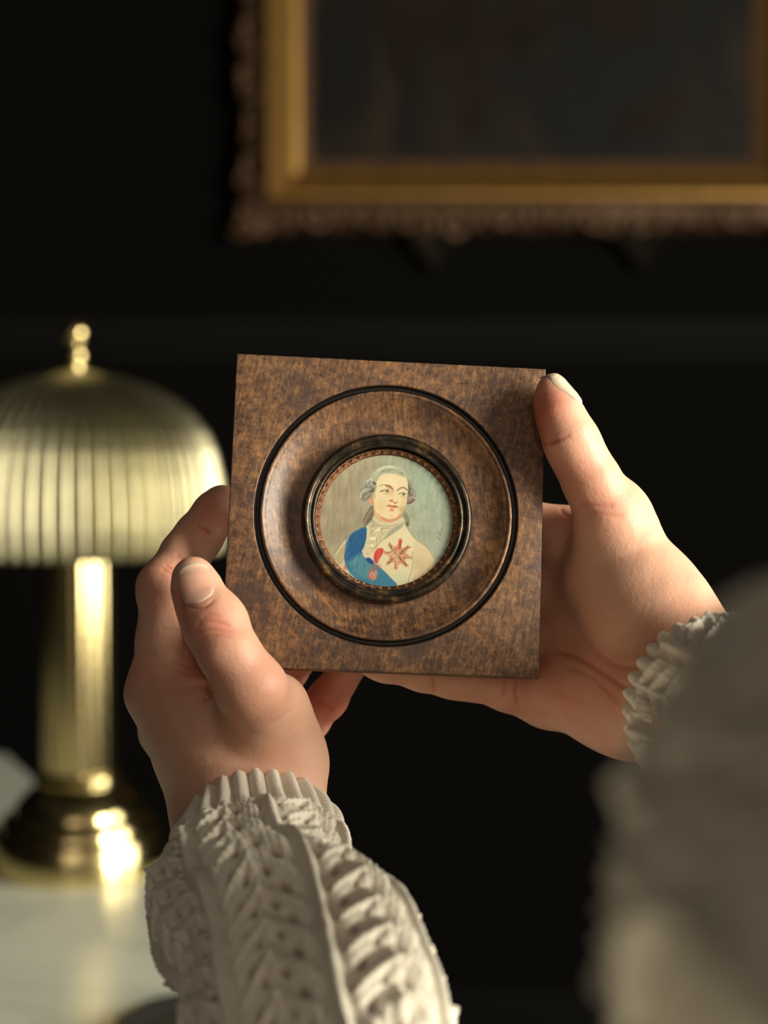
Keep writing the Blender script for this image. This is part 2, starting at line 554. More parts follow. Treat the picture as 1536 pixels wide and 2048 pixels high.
def wood_material(name, dish=False):
    m, nt, b = material(name)
    tc = nt.nodes.new('ShaderNodeTexCoord')
    def stretched(rot, sx, sy, sz):
        m1 = node(nt, 'ShaderNodeMapping')
        m1.inputs['Rotation'].default_value = (0, 0, math.radians(rot))
        m2 = node(nt, 'ShaderNodeMapping')
        m2.inputs['Scale'].default_value = (sx, sy, sz)
        nt.links.new(tc.outputs['Object'], m1.inputs[0])
        nt.links.new(m1.outputs[0], m2.inputs[0])
        return m2
    mp = stretched(-78 if not dish else -98, 130, 1100, 130)
    g = node(nt, 'ShaderNodeTexNoise', Scale=1.0, Detail=5.0, Roughness=0.65, Distortion=0.6)
    nt.links.new(mp.outputs[0], g.inputs['Vector'])
    mo = node(nt, 'ShaderNodeTexNoise', Scale=420.0, Detail=7.0, Roughness=0.78, Distortion=0.4)
    nt.links.new(tc.outputs['Object'], mo.inputs['Vector'])
    big = node(nt, 'ShaderNodeTexNoise', Scale=38.0, Detail=3.0, Roughness=0.6)
    nt.links.new(tc.outputs['Object'], big.inputs['Vector'])
    a1 = node(nt, 'ShaderNodeMath', op='MULTIPLY')
    a1.inputs[1].default_value = 0.30
    nt.links.new(g.outputs[0], a1.inputs[0])
    a2 = node(nt, 'ShaderNodeMath', op='MULTIPLY_ADD')
    a2.inputs[1].default_value = 0.50
    nt.links.new(mo.outputs[0], a2.inputs[0])
    nt.links.new(a1.outputs[0], a2.inputs[2])
    a3 = node(nt, 'ShaderNodeMath', op='MULTIPLY_ADD')
    a3.inputs[1].default_value = 0.20
    nt.links.new(big.outputs[0], a3.inputs[0])
    nt.links.new(a2.outputs[0], a3.inputs[2])
    r = ramp(nt, [(0.38, lin(44, 31, 24)), (0.45, lin(82, 59, 43)), (0.515, lin(118, 86, 59)), (0.58, lin(148, 107, 70)), (0.66, lin(186, 134, 82))])
    nt.links.new(a3.outputs[0], r.inputs[0])
    # purplish dark patches
    pn = node(nt, 'ShaderNodeTexNoise', Scale=62.0, Detail=8.0, Roughness=0.78)
    mp2 = node(nt, 'ShaderNodeMapping')
    mp2.inputs['Location'].default_value = (4, 2, 1)
    nt.links.new(tc.outputs['Object'], mp2.inputs[0])
    nt.links.new(mp2.outputs[0], pn.inputs['Vector'])
    r2 = ramp(nt, [(0.49, (0, 0, 0)), (0.60, (0.8, 0.8, 0.8))])
    nt.links.new(pn.outputs[0], r2.inputs[0])
    mx = nt.nodes.new('ShaderNodeMixRGB')
    mx.inputs[2].default_value = (*lin(66, 50, 46), 1)
    nt.links.new(r2.outputs[0], mx.inputs[0])
    nt.links.new(r.outputs[0], mx.inputs[1])
    # sparse orange streaks along the grain
    mp3 = stretched(50, 30, 420, 30)
    st = node(nt, 'ShaderNodeTexNoise', Scale=1.0, Detail=3.0)
    nt.links.new(mp3.outputs[0], st.inputs['Vector'])
    r3 = ramp(nt, [(0.64, (0, 0, 0)), (0.76, (0.6, 0.6, 0.6))])
    nt.links.new(st.outputs[0], r3.inputs[0])
    mx2 = nt.nodes.new('ShaderNodeMixRGB')
    mx2.inputs[2].default_value = (*lin(176, 110, 58), 1)
    nt.links.new(r3.outputs[0], mx2.inputs[0])
    nt.links.new(mx.outputs[0], mx2.inputs[1])
    nt.links.new(mx2.outputs[0], b.inputs['Base Color'])
    b.inputs['Roughness'].default_value = 0.5 if not dish else 0.36
    b.inputs['Specular IOR Level'].default_value = 0.45
    bp = node(nt, 'ShaderNodeBump', Strength=0.5, Distance=0.0003)
    nt.links.new(a2.outputs[0], bp.inputs['Height'])
    nt.links.new(bp.outputs[0], b.inputs['Normal'])
    return m


wood_m = wood_material('mottled_brown_wood')
woodd_m = wood_material('turned_brown_wood', True)

# square block with a round opening
NA = 256
ang = np.arange(NA) / NA * 2 * PI + PI / NA
ca, sa = np.cos(ang), np.sin(ang)


def sq_ring(h, z, rb=0.6):
    # superellipse-like square with tiny rounded corners
    m = np.maximum(np.abs(ca), np.abs(sa))
    x, y = ca / m * h, sa / m * h
    return np.stack([x, y, np.full(NA, z)], 1)


# exact corners: put four angles onto the diagonals
for c in range(4):
    k = np.argmin(np.abs(((ang - (PI / 4 + c * PI / 2) + PI) % (2 * PI)) - PI))
    ang[k] = PI / 4 + c * PI / 2
ca, sa = np.cos(ang), np.sin(ang)
rings = []
R0 = 42.0
rings.append(np.stack([R0 * ca, R0 * sa, np.full(NA, -3.0)], 1))
rings.append(np.stack([R0 * ca, R0 * sa, np.full(NA, -0.4)], 1))
rings.append(np.stack([(R0 + .4) * ca, (R0 + .4) * sa, np.full(NA, 0.0)], 1))
for h, z in ((49.4, 0), (49.8, -.12), (50, -.5), (50, -11.4), (49.6, -11.9), (49.0, -12.0), (20, -12.0), (.5, -12.0)):
    rings.append(sq_ring(h, z))
V = np.concatenate(rings) * mm_
n = NA
m = len(rings)
i, j = np.meshgrid(np.arange(m - 1), np.arange(n), indexing='ij')
Fq = np.stack([i * n + j, i * n + (j + 1) % n, (i + 1) * n + (j + 1) % n, (i + 1) * n + j], -1).reshape(-1, 4)[:, ::-1]
auto(mesh_obj('wooden_square', V, Fq, wood_m, mini), 25)

groove_m = simple('blackened_groove', (0.008, 0.006, 0.005), 0.35)
V, Fq = lathe([(42.05 * mm_, -.25 * mm_), (41.8 * mm_, -.9 * mm_), (41.2 * mm_, -1.6 * mm_), (40.6 * mm_, -1.5 * mm_), (40.2 * mm_, -.7 * mm_)], 256)
mesh_obj('groove', V, Fq[:, ::-1], groove_m, mini)
V, Fq = lathe([(r * mm_, z * mm_) for r, z in [(40.25, -.8), (40.1, -.15), (39.7, .12), (39.2, .0), (38.9, -.35), (38.5, -.5), (38.0, -.7), (36.5, -1.7), (34.5, -2.7), (32, -3.5), (29.5, -3.9), (27.0, -4.0), (25, -4.0)]], 256)
auto(mesh_obj('dished_rim', V, Fq[:, ::-1], woodd_m, mini), 50)

# dark bezel, worn gilding on the raised ring
bz, nt, b = material('worn_bronze_bezel')
tc = nt.nodes.new('ShaderNodeTexCoord')
n1 = node(nt, 'ShaderNodeTexNoise', Scale=140.0, Detail=6.0, Roughness=0.75)
nt.links.new(tc.outputs['Object'], n1.inputs['Vector'])
rp = ramp(nt, [(0.42, (0.014, 0.012, 0.010)), (0.56, (0.05, 0.036, 0.022)), (0.66, (0.24, 0.13, 0.045))])
nt.links.new(n1.outputs[0], rp.inputs[0])
nt.links.new(rp.outputs[0], b.inputs['Base Color'])
b.inputs['Metallic'].default_value = 0.55
b.inputs['Roughness'].default_value = 0.30
V, Fq = lathe([(r * mm_, z * mm_) for r, z in [(27.2, -4.2), (27.4, -2.6), (27.3, -1.0), (26.9, .1), (26.3, .75), (25.6, .8), (25.0, .35), (24.7, -.2), (24.4, -.35), (24.0, -.1), (23.6, .1), (23.2, -.1), (22.95, -.6), (22.8, -2.0)]], 256)
auto(mesh_obj('bezel', V, Fq[:, ::-1], bz, mini), 60).location = (.0003, -.001, 0)
cop = simple('copper_gilt_band', (0.17, 0.085, 0.05), 0.32, 0.9, bump=.5, scale=2500, var=0.5)
V, Fq = lathe([(r * mm_, z * mm_) for r, z in [(22.9, -.9), (22.5, -1.3), (21.6, -1.8), (21.2, -2.0), (21.1, -2.5)]], 256)
mesh_obj('inner_band', V, Fq[:, ::-1], cop, mini).location = (.0003, -.0016, 0)
# row of tiny stamped florets
bm = bmesh.new()
NF = 50
for k in range(NF):
    a0 = k / NF * 2 * PI
    for (da, dr, ln, wd) in ((0, 0.05, 1.1, .34), (-.02, .0, .9, .3), (.02, .0, .9, .3), (0, -.45, .5, .5)):
        a = a0 + da
        r = 22.0 + dr
        c = Vector((r * math.cos(a), r * math.sin(a), -1.2))
        er = Vector((math.cos(a + da * 18), math.sin(a + da * 18), .45)).normalized()
        et = Vector((-math.sin(a), math.cos(a), 0))
        up = er.cross(et)
        vs = [c + er * ln * .5, c + et * wd * .5, c - er * ln * .5, c - et * wd * .5]
        top = bm.verts.new((c + up * .5) * mm_ if up.z > 0 else (c - up * .5) * mm_)
        q_ = [bm.verts.new(v * mm_) for v in vs]
        for i_ in range(4):
            bm.faces.new((q_[i_], q_[(i_ + 1) % 4], top))
o = bm_obj('floret_border', bm, simple('bright_copper_gilt', (0.9, 0.62, 0.36), 0.3, 0.9), mini)
o['kind'] = 'stuff'
o.location = (.0003, -.0016, 0)

# ---- the painted portrait: flat print as vertex paint on a disc
NPX = 420
PR = 134.0
gx = (np.arange(NPX) + .5) / NPX * 2 - 1
GX, GY = np.meshgrid(gx * PR + 771.5, gx * PR + 1042)     # photograph pixel coordinates, y down
IMG = np.zeros((NPX, NPX, 3))


def S2L(c):
    c = np.asarray(c, float) / 255
    return np.where(c <= .04045, c / 12.92, ((c + .055) / 1.055) ** 2.4) * 255


def vnoise(sx, sy, seed, rot=0.0):
    r = np.random.default_rng(seed)
    c, s = math.cos(rot), math.sin(rot)
    X = (GX - 700) * c + (GY - 900) * s
    Y = -(GX - 700) * s + (GY - 900) * c
    X = X / sx + 300
    Y = Y / sy + 300
    T = r.random((256, 256))
    xi, yi = np.floor(X).astype(int), np.floor(Y).astype(int)
    fx, fy = X - xi, Y - yi
    fx, fy = fx * fx * (3 - 2 * fx), fy * fy * (3 - 2 * fy)
    g = lambda a, b_: T[a % 256, b_ % 256]
    return (g(xi, yi) * (1 - fx) + g(xi + 1, yi) * fx) * (1 - fy) + (g(xi, yi + 1) * (1 - fx) + g(xi + 1, yi + 1) * fx) * fy


def put(mask, col):
    IMG[:] = IMG * (1 - mask[..., None]) + np.asarray(col, float) * mask[..., None]


def catmull(pts, closed=True, n=8):
    P_ = np.array(pts, float)
    N = len(P_)
    o_ = []
    rngk = range(N) if closed else range(N - 1)
    for k in rngk:
        if closed:
            p0, p1, p2, p3 = P_[(k - 1) % N], P_[k], P_[(k + 1) % N], P_[(k + 2) % N]
        else:
            p0, p1, p2, p3 = P_[max(k - 1, 0)], P_[k], P_[k + 1], P_[min(k + 2, N - 1)]
        for t in np.arange(n) / n:
            o_.append(.5 * ((2 * p1) + (-p0 + p2) * t + (2 * p0 - 5 * p1 + 4 * p2 - p3) * t * t + (-p0 + 3 * p1 - 3 * p2 + p3) * t ** 3))
    if not closed:
        o_.append(P_[-1])
    return np.array(o_)


def seg_dist(P_, closed):
    d = np.full(GX.shape, 1e9)
    N = len(P_)
    for k in range(N if closed else N - 1):
        a, b_ = P_[k], P_[(k + 1) % N]
        ab = b_ - a
        L = max(ab @ ab, 1e-9)
        t = np.clip(((GX - a[0]) * ab[0] + (GY - a[1]) * ab[1]) / L, 0, 1)
        d = np.minimum(d, (GX - a[0] - t * ab[0]) ** 2 + (GY - a[1] - t * ab[1]) ** 2)
    return np.sqrt(d)


def poly(pts, col, soft=1.0, op=1.0, smooth=True, mod=None):
    P_ = catmull(pts) if smooth else np.array(pts, float)
    d = seg_dist(P_, True)
    ins = np.zeros(GX.shape, bool)
    N = len(P_)
    for k in range(N):
        a, b_ = P_[k], P_[(k + 1) % N]
        c = (a[1] > GY) != (b_[1] > GY)
        xx = (b_[0] - a[0]) * (GY - a[1]) / (b_[1] - a[1] + 1e-12) + a[0]
        ins ^= c & (GX < xx)
    sd = np.where(ins, -d, d)
    mask = np.clip(.5 - sd / (2 * soft), 0, 1) * op
    if mod is not None:
        mask = mask * mod
    put(mask, col)


def stroke(pts, col, w=1.2, op=.8, soft=.7):
    P_ = catmull(pts, False) if len(pts) > 2 else np.array(pts, float)
    d = seg_dist(P_, False)
    put(np.clip((w / 2 + soft - d) / (2 * soft), 0, 1) * op, col)


def dab(x, y, rx, ry, col, op=.6, rot=0):
    c, s = math.cos(rot), math.sin(rot)
    X, Y = (GX - x) * c + (GY - y) * s, -(GX - x) * s + (GY - y) * c
    put(np.exp(-((X / rx) ** 2 + (Y / ry) ** 2)) * op, col)


def C4(x, y):   # coordinates read on the x10.24 enlargement of the head
    return (700 + x * .09766, 910 + y * .09766)


def C5(x, y):   # coordinates read on the x6.98 enlargement of the bust
    return (660 + x * .14323, 1020 + y * .14323)


def L4(l):
    return [C4(*p) for p in l]


def L5(l):
    return [C5(*p) for p in l]


# background: warm grey left, pale blue-green right
tt_ = np.clip((GX - 700) / 170, 0, 1)[..., None]
ty = np.clip((GY - 915) / 240, 0, 1)[..., None]
IMG[:] = (np.array([150, 143, 118]) * (1 - tt_) + np.array([146, 157, 138]) * tt_)
IMG[:] = IMG * (1 - .1 * ty) + np.array([120, 122, 108]) * .1 * ty
dab(675, 1010, 45, 50, (140, 128, 104), .55)
dab(690, 1075, 40, 30, (128, 117, 96), .55)
dab(845, 960, 30, 55, (136, 160, 142), .6)
dab(800, 925, 40, 14, (132, 146, 126), .5)
dab(860, 1075, 25, 45, (134, 140, 124), .5)
IMG[:] += (vnoise(5, 30, 1)[..., None] - .5) * 14 + (vnoise(2.2, 9, 2, .3)[..., None] - .5) * 10 + (vnoise(18, 18, 3)[..., None] - .5) * 12

# shoulders, coat
coat = L5([(90, 680), (150, 540), (260, 400), (420, 300), (560, 190), (760, 250), (1000, 170), (1060, 230), (1180, 380), (1330, 480), (1430, 600), (1480, 720), (1480, 900), (1200, 1100), (700, 1120), (200, 900)])
poly(coat, (196, 186, 150), 1.5)
poly(L5([(1180, 420), (1330, 490), (1440, 620), (1480, 760), (1300, 960), (1180, 1000), (1170, 700)]), (184, 168, 134), 3, .7)
poly(L5([(90, 690), (160, 560), (240, 470), (220, 640), (180, 780), (120, 760)]), (150, 138, 104), 2, .7)
poly(L5([(900, 900), (1050, 860), (1120, 960), (1080, 1080), (940, 1060)]), (176, 184, 156), 4, .6)
stroke(L5([(1060, 230), (1180, 380), (1330, 480), (1430, 600), (1480, 720)]), (122, 108, 82), 1.0, .7)
stroke(L5([(1150, 560), (1165, 700), (1150, 820), (1120, 920), (1110, 1010)]), (118, 124, 108), 1.6, .75)
dab(*C5(1260, 720), 12, 14, (168, 150, 116), .5)

# hair behind: side curls and tails
hd, hm, hl = (96, 90, 76), (134, 134, 120), (186, 188, 168)
poly(L4([(400, 1060), (330, 1180), (270, 1290), (250, 1390), (290, 1500), (380, 1400), (470, 1250), (470, 1080)]), (108, 98, 80), 1.4)
stroke(L4([(440, 1120), (370, 1210), (310, 1330), (280, 1450)]), (160, 150, 124), 1.6, .7)
stroke(L4([(470, 1170), (420, 1290), (330, 1400)]), (64, 58, 48), 1.6, .7)
poly(L4([(1080, 1120), (1140, 1180), (1190, 1300), (1190, 1420), (1140, 1420), (1120, 1330), (1080, 1240)]), (110, 104, 84), 1.2, .9)
stroke(L4([(1080, 1130), (1130, 1220), (1150, 1330)]), (150, 154, 130), 1.2, .7)
dab(*C4(1150, 1395), 3, 3.4, (70, 48, 38), .7)

# blue sash
sash = L5([(500, 250), (380, 290), (270, 390), (235, 540), (220, 700), (240, 800), (330, 920), (480, 1010), (700, 1055), (950, 1040), (860, 930), (740, 820), (620, 740), (520, 690), (450, 600), (490, 500), (505, 380)])
poly(sash, (52, 108, 134), 1.2)
poly(L5([(490, 265), (370, 310), (275, 400), (240, 560), (230, 700), (330, 720), (440, 580), (490, 480), (500, 360)]), (24, 74, 122), 2.5, .8)
poly(L5([(300, 720), (420, 640), (560, 740), (640, 830), (560, 960), (420, 930), (320, 850)]), (84, 136, 138), 5, .6)
for k in range(70):
    r = random.Random(k)
    x, y = r.uniform(240, 800), r.uniform(300, 1020)
    c = random.Random(k + 500).choice([(20, 62, 112), (104, 156, 160), (36, 96, 134), (70, 130, 150)])
    x2, y2 = x + r.uniform(-40, 10), y + r.uniform(50, 110)
    t_y = (y - 300) / 720
    lo_, hi_ = 240 + max(0, (y - 800)) * .6, 480 + max(0, (y - 600)) * 1.0
    if lo_ < x < hi_ and lo_ < x2 < hi_:
        stroke([C5(x, y), C5(x2, y2)], c, 1.0, .45)
poly(L5([(510, 690), (560, 670), (620, 720), (620, 760), (560, 740)]), (16, 50, 120), 1.2, .9)
stroke(L5([(240, 400), (225, 560), (215, 720)]), (20, 56, 110), 1.3, .7)
stroke(L5([(500, 330), (495, 450), (440, 560), (470, 620)]), (18, 52, 96), 1.6, .8)
dab(*C5(235, 820), 3.2, 5, (176, 74, 60), .8)

# neck cloth, jabot
poly(L5([(590, 90), (600, 180), (560, 180), (520, 240), (510, 400), (480, 560), (520, 640), (590, 600), (660, 480), (800, 360), (930, 270), (1020, 170), (1000, 90), (860, 150), (700, 150)]), (184, 178, 146), 1.2)
for l in ([(600, 160), (680, 215), (800, 225), (930, 190)], [(600, 200), (700, 250), (820, 250)], [(640, 540), (700, 450), (830, 350), (960, 240)]):
    stroke(L5(l), (112, 108, 86), 1.3, .75)
poly(L5([(860, 250), (960, 190), (1010, 150), (1000, 220), (880, 310), (760, 400), (790, 330)]), (126, 130, 108), 2, .7)
for l in ([(720, 250), (620, 320), (600, 310), (650, 250)], [(560, 380), (640, 360), (650, 440), (560, 440)], [(530, 480), (620, 480), (600, 540), (530, 520)]):
    poly(L5(l), (204, 200, 166), 1.2, .9)
    stroke(L5(l), (120, 112, 88), .9, .7)
stroke(L5([(715, 250), (718, 330)]), (96, 88, 66), 1.1, .8)
stroke(L5([(600, 240), (570, 330), (620, 380)]), (110, 104, 82), 1.3, .6)
stroke(L5([(640, 380), (655, 480), (600, 590)]), (118, 110, 86), 1.2, .6)
dab(*C5(590, 230), 5, 6, (134, 124, 100), .6)
dab(*C5(555, 540), 5, 5, (196, 170, 122), .6)
dab(*C5(530, 620), 4, 4, (170, 150, 150), .5)
stroke(L5([(700, 130), (780, 150), (880, 130)]), (186, 110, 84), 2.2, .6)

# face
skin_c = (206, 190, 150)
poly(L4([(520, 470), (600, 390), (760, 360), (960, 390), (1090, 430), (1130, 520), (1145, 680), (1140, 850), (1110, 1000), (1070, 1120), (1000, 1220), (880, 1290), (700, 1290), (560, 1230), (480, 1130), (460, 980), (440, 860), (490, 700), (500, 560)]), skin_c, 1.0)
poly(L4([(470, 1090), (480, 1250), (560, 1330), (700, 1370), (880, 1330), (990, 1260), (1010, 1210), (880, 1290), (700, 1290), (560, 1230)]), (194, 160, 122), 1.6, .9)
dab(*C4(760, 560), 22, 16, (212, 200, 164), .7)
dab(*C4(620, 900), 14, 14, (202, 188, 152), .6)
dab(*C4(620, 1060), 10, 12, (196, 172, 126), .7)
dab(*C4(1060, 950), 5, 14, (186, 166, 110), .6)
dab(*C4(1040, 1090), 7, 9, (160, 134, 84), .7)
dab(*C4(1000, 960), 7, 8, (204, 192, 150), .6)
stroke(L4([(640, 1290), (740, 1340), (860, 1330), (960, 1270), (1000, 1200)]), (190, 100, 74), 4.2, .65, 2)
stroke(L4([(560, 1210), (640, 1290), (740, 1310)]), (176, 138, 96), 1.6, .6)
dab(*C4(860, 1190), 9, 5, (212, 186, 150), .7)
dab(*C4(830, 1232), 4, 1.5, (160, 128, 94), .5)
# ear
poly(L4([(340, 890), (400, 860), (430, 960), (460, 1030), (420, 1030), (370, 970)]), (200, 138, 108), 1.2, .95)
stroke(L4([(420, 880), (440, 960), (455, 1020)]), (170, 84, 62), 1.2, .6)
poly(L4([(430, 790), (480, 790), (490, 870), (450, 930), (425, 870)]), (180, 160, 122), 1.4, .8)
# wig
poly(L4([(500, 540), (470, 460), (400, 400), (470, 310), (600, 220), (780, 195), (950, 230), (1070, 320), (1120, 400), (1140, 520), (1090, 430), (950, 400), (850, 350), (760, 370), (650, 380), (560, 440)]), (158, 162, 140), 1.6)
for l, c, w in (([(520, 330), (640, 250), (780, 215)], (212, 208, 176), 2.0), ([(700, 250), (800, 240), (900, 265)], (196, 196, 168), 1.8), ([(560, 400), (640, 340), (760, 320)], (112, 118, 102), 1.6),
                ([(880, 300), (980, 330), (1060, 400)], (182, 184, 160), 1.6), ([(470, 360), (560, 270), (700, 220), (850, 240)], (190, 192, 158), 2.6), ([(600, 330), (720, 290), (860, 290), (980, 350)], (120, 130, 112), 3.0),
                ([(930, 235), (1010, 275), (1080, 350)], (186, 186, 156), 1.4), ([(770, 200), (820, 215), (850, 235)], (206, 202, 168), 1.4),
                ([(530, 440), (600, 380), (700, 350)], (176, 180, 150), 1.8), ([(980, 360), (1010, 330), (1040, 400)], (98, 106, 96), 2.2), ([(500, 500), (520, 440), (580, 400)], (142, 150, 120), 2.0),
                ([(840, 250), (900, 300), (960, 380)], (158, 164, 138), 1.8), ([(640, 300), (700, 330), (760, 340)], (150, 158, 134), 1.6)):
    stroke(L4(l), c, w, .7, 1.0)
# left curls
poly(L4([(330, 490), (400, 500), (470, 560), (500, 640), (480, 740), (440, 800), (400, 880), (320, 950), (230, 950), (180, 890), (190, 790), (250, 720), (260, 620), (300, 560)]), hm, 1.4)
for l, c, w in (([(300, 560), (370, 500), (420, 530)], (194, 200, 180), 3.0), ([(270, 640), (330, 690), (420, 650)], (100, 98, 84), 2.6), ([(430, 560), (470, 590), (450, 600)], (64, 60, 50), 3.4),
                ([(250, 750), (300, 710), (350, 700)], (178, 178, 158), 2.6), ([(370, 760), (430, 740), (430, 700)], (60, 54, 44), 3.4), ([(180, 890), (190, 810), (250, 750)], (190, 188, 156), 2.2),
                ([(230, 930), (260, 830), (330, 790)], (92, 86, 68), 2.8), ([(280, 940), (340, 880), (400, 830)], (112, 92, 70), 2.8), ([(310, 800), (360, 820), (400, 850)], (134, 122, 108), 2.4),
                ([(400, 560), (410, 620), (470, 640)], (176, 184, 166), 1.8), ([(250, 640), (260, 600), (300, 560)], (150, 160, 150), 1.6)):
    stroke(L4(l), c, w, .8, 1.0)
# right curls
poly(L4([(1130, 470), (1180, 500), (1220, 570), (1230, 640), (1290, 700), (1300, 790), (1290, 880), (1230, 960), (1140, 985), (1130, 880), (1150, 700), (1150, 560)]), (118, 112, 100), 1.4)
for l, c, w in (([(1150, 500), (1200, 560), (1190, 640)], (150, 148, 132), 2.2), ([(1160, 600), (1180, 680), (1160, 760)], (72, 62, 54), 2.8), ([(1220, 700), (1270, 730), (1270, 800)], (160, 152, 138), 2.6),
                ([(1180, 860), (1240, 830), (1290, 850)], (176, 168, 146), 2.0), ([(1150, 960), (1220, 940), (1280, 890)], (92, 58, 50), 2.8), ([(1160, 760), (1200, 800), (1230, 790)], (84, 78, 70), 2.2)):
    stroke(L4(l), c, w, .8, 1.0)
# brows
stroke(L4([(555, 640), (620, 610), (700, 605)]), (134, 112, 78), 1.5, .8)
stroke(L4([(690, 615), (770, 630), (830, 690)]), (126, 84, 62), 3.4, .85)
dab(*C4(760, 650), 5, 3.5, (150, 92, 68), .6)
stroke(L4([(930, 710), (990, 660), (1060, 645), (1130, 690)]), (116, 102, 72), 3.0, .8)
# eyes
for ex, ey, s_ in ((690, 735, 1), (1035, 780, .8)):
    poly(L4([(ex - 95 * s_, ey + 5), (ex - 30 * s_, ey - 25), (ex + 60 * s_, ey - 20), (ex + 90 * s_, ey + 10), (ex + 10, ey + 38), (ex - 50 * s_, ey + 28)]), (196, 184, 150), .8, .9)
    dab(*C4(ex + 25 * s_, ey + 4), 2.6, 2.6, (96, 96, 74), .9)
    dab(*C4(ex + 40 * s_, ey), 1.4, 1.6, (40, 40, 30), .9)
    stroke(L4([(ex - 100 * s_, ey + 8), (ex - 30 * s_, ey - 24), (ex + 50 * s_, ey - 24), (ex + 85 * s_, ey + 5)]), (64, 58, 42), 1.2, .85)
    stroke(L4([(ex - 40 * s_, ey + 52), (ex + 30, ey + 66), (ex + 80 * s_, ey + 44)]), (190, 130, 100), 1.8, .6)
stroke(L4([(590, 735), (600, 745), (640, 735)]), (66, 60, 44), 1.6, .7)
dab(*C4(790, 780), 3, 4, (206, 140, 112), .6)
dab(*C4(830, 720), 3, 5, (176, 128, 96), .6)
# nose
stroke(L4([(850, 760), (855, 850), (860, 900)]), (196, 152, 118), 1.3, .5)
stroke(L4([(905, 740), (925, 850), (935, 930)]), (176, 148, 110), 1.2, .6)
stroke(L4([(900, 780), (905, 880), (905, 930)]), (222, 208, 172), 1.6, .7)
stroke(L4([(780, 930), (830, 910), (870, 960), (910, 975), (940, 940)]), (178, 92, 70), 2.0, .85)
dab(*C4(810, 935), 2.6, 1.8, (146, 64, 50), .7)
dab(*C4(890, 970), 2.2, 1.2, (120, 60, 46), .5)
# mouth
poly(L4([(730, 1040), (780, 1010), (820, 1020), (880, 1020), (960, 1055), (880, 1055), (820, 1050)]), (176, 82, 68), .9, .85)
poly(L4([(790, 1055), (860, 1062), (920, 1062), (880, 1090), (830, 1085)]), (206, 136, 112), .9, .8)
stroke(L4([(715, 1030), (760, 1040), (830, 1048), (900, 1045), (960, 1060)]), (110, 52, 44), 1.1, .8)
dab(*C4(910, 1042), 1.8, 1.4, (60, 44, 36), .8)
dab(*C4(830, 1115), 4.2, 2.8, (170, 84, 66), .75)
stroke(L4([(1140, 700), (1135, 860), (1110, 1000), (1060, 1120)]), (170, 148, 108), 1.2, .6)

# red ribbon and order
poly(L5([(650, 560), (700, 530), (750, 545), (740, 610), (700, 680), (670, 745), (630, 720), (622, 630)]), (178, 52, 50), 1.2, .92)
stroke(L5([(700, 550), (690, 640), (665, 720)]), (214, 120, 110), 1.2, .6)
stroke(L5([(635, 620), (650, 690), (665, 735)]), (130, 40, 40), 1.2, .6)
dab(*C5(640, 790), 8, 6, (124, 102, 82), .75)
dab(*C5(690, 790), 4, 4, (150, 100, 84), .6)
for k in range(14):
    r = random.Random(k + 90)
    a = r.uniform(0, 2 * PI)
    dab(*C5(615 + 48 * math.cos(a), 895 + 62 * math.sin(a)), 3, 3, r.choice([(176, 88, 70), (206, 150, 124), (150, 64, 52)]), .7)
dab(*C5(615, 900), 6, 8, (190, 112, 88), .8)
stroke(L5([(570, 930), (610, 880), (660, 930)]), (222, 186, 156), 1.3, .8)
stroke(L5([(590, 960), (620, 930), (650, 960)]), (214, 170, 140), 1.2, .7)
# star of eight points
sc = (952, 618)
star = []
for k in range(16):
    a = k / 16 * 2 * PI - PI / 2 + .1
    rr = (200 if k % 4 == 0 else 205 if k % 2 == 0 else 100)
    star.append((sc[0] + rr * math.cos(a) * .98, sc[1] + rr * math.sin(a)))
poly(L5(star), (176, 134, 106), .9, .9, smooth=False)
for k in range(16):
    a, b_ = star[k], star[(k + 1) % 16]
    stroke([C5(*a), C5(*b_)], (140, 62, 44), 1.1, .75, .6)
for k in range(8):
    a = k / 8 * 2 * PI - PI / 2 + .1
    e = (sc[0] + 170 * math.cos(a), sc[1] + 170 * math.sin(a))
    stroke([C5(*sc), C5(*e)], (112, 64, 46) if k % 2 else (198, 164, 132), 1.7, .75)
poly(L5([(960, 400), (995, 390), (1000, 440), (975, 540), (945, 500)]), (176, 56, 44), 1, .85)
for dx, dy, c in ((-60, -40, (206, 178, 142)), (50, -30, (150, 84, 64)), (30, 50, (128, 70, 52)), (-40, 40, (196, 156, 124)), (0, 0, (212, 190, 154)), (-20, -70, (160, 90, 64)), (90, 10, (168, 104, 86)), (-90, 60, (150, 80, 56)), (0, 120, (196, 140, 110)), (-10, 170, (180, 96, 60)), (-110, -10, (190, 170, 130))):
    dab(*C5(sc[0] + dx, sc[1] + dy), 3.0, 2.6, c, .7)
stroke(L5([(940, 600), (1000, 690), (1100, 760)]), (96, 54, 40), 1.5, .7)
stroke(L5([(1000, 600), (1060, 540), (1130, 495)]), (120, 70, 50), 1.5, .7)
stroke(L5([(830, 440), (880, 560), (930, 600)]), (124, 96, 70), 1.3, .7)
for k in range(8):
    a = k / 8 * 2 * PI - PI / 2 + .1
    for da in (-.13, .13):
        e = (sc[0] + 195 * math.cos(a + da), sc[1] + 195 * math.sin(a + da))
        m_ = (sc[0] + 120 * math.cos(a + da * .5), sc[1] + 120 * math.sin(a + da * .5))
        stroke([C5(*m_), C5(*e)], (124, 58, 42) if (k + (da > 0)) % 2 else (206, 172, 138), 1.5, .75)
for k in range(26):
    r = random.Random(k + 900)
    a, q_ = r.uniform(0, 2 * PI), r.uniform(20, 130)
    dab(*C5(sc[0] + q_ * math.cos(a), sc[1] + q_ * math.sin(a)), 1.6, 1.6, r.choice([(104, 54, 40), (220, 198, 162), (160, 92, 68), (200, 150, 118)]), .6)
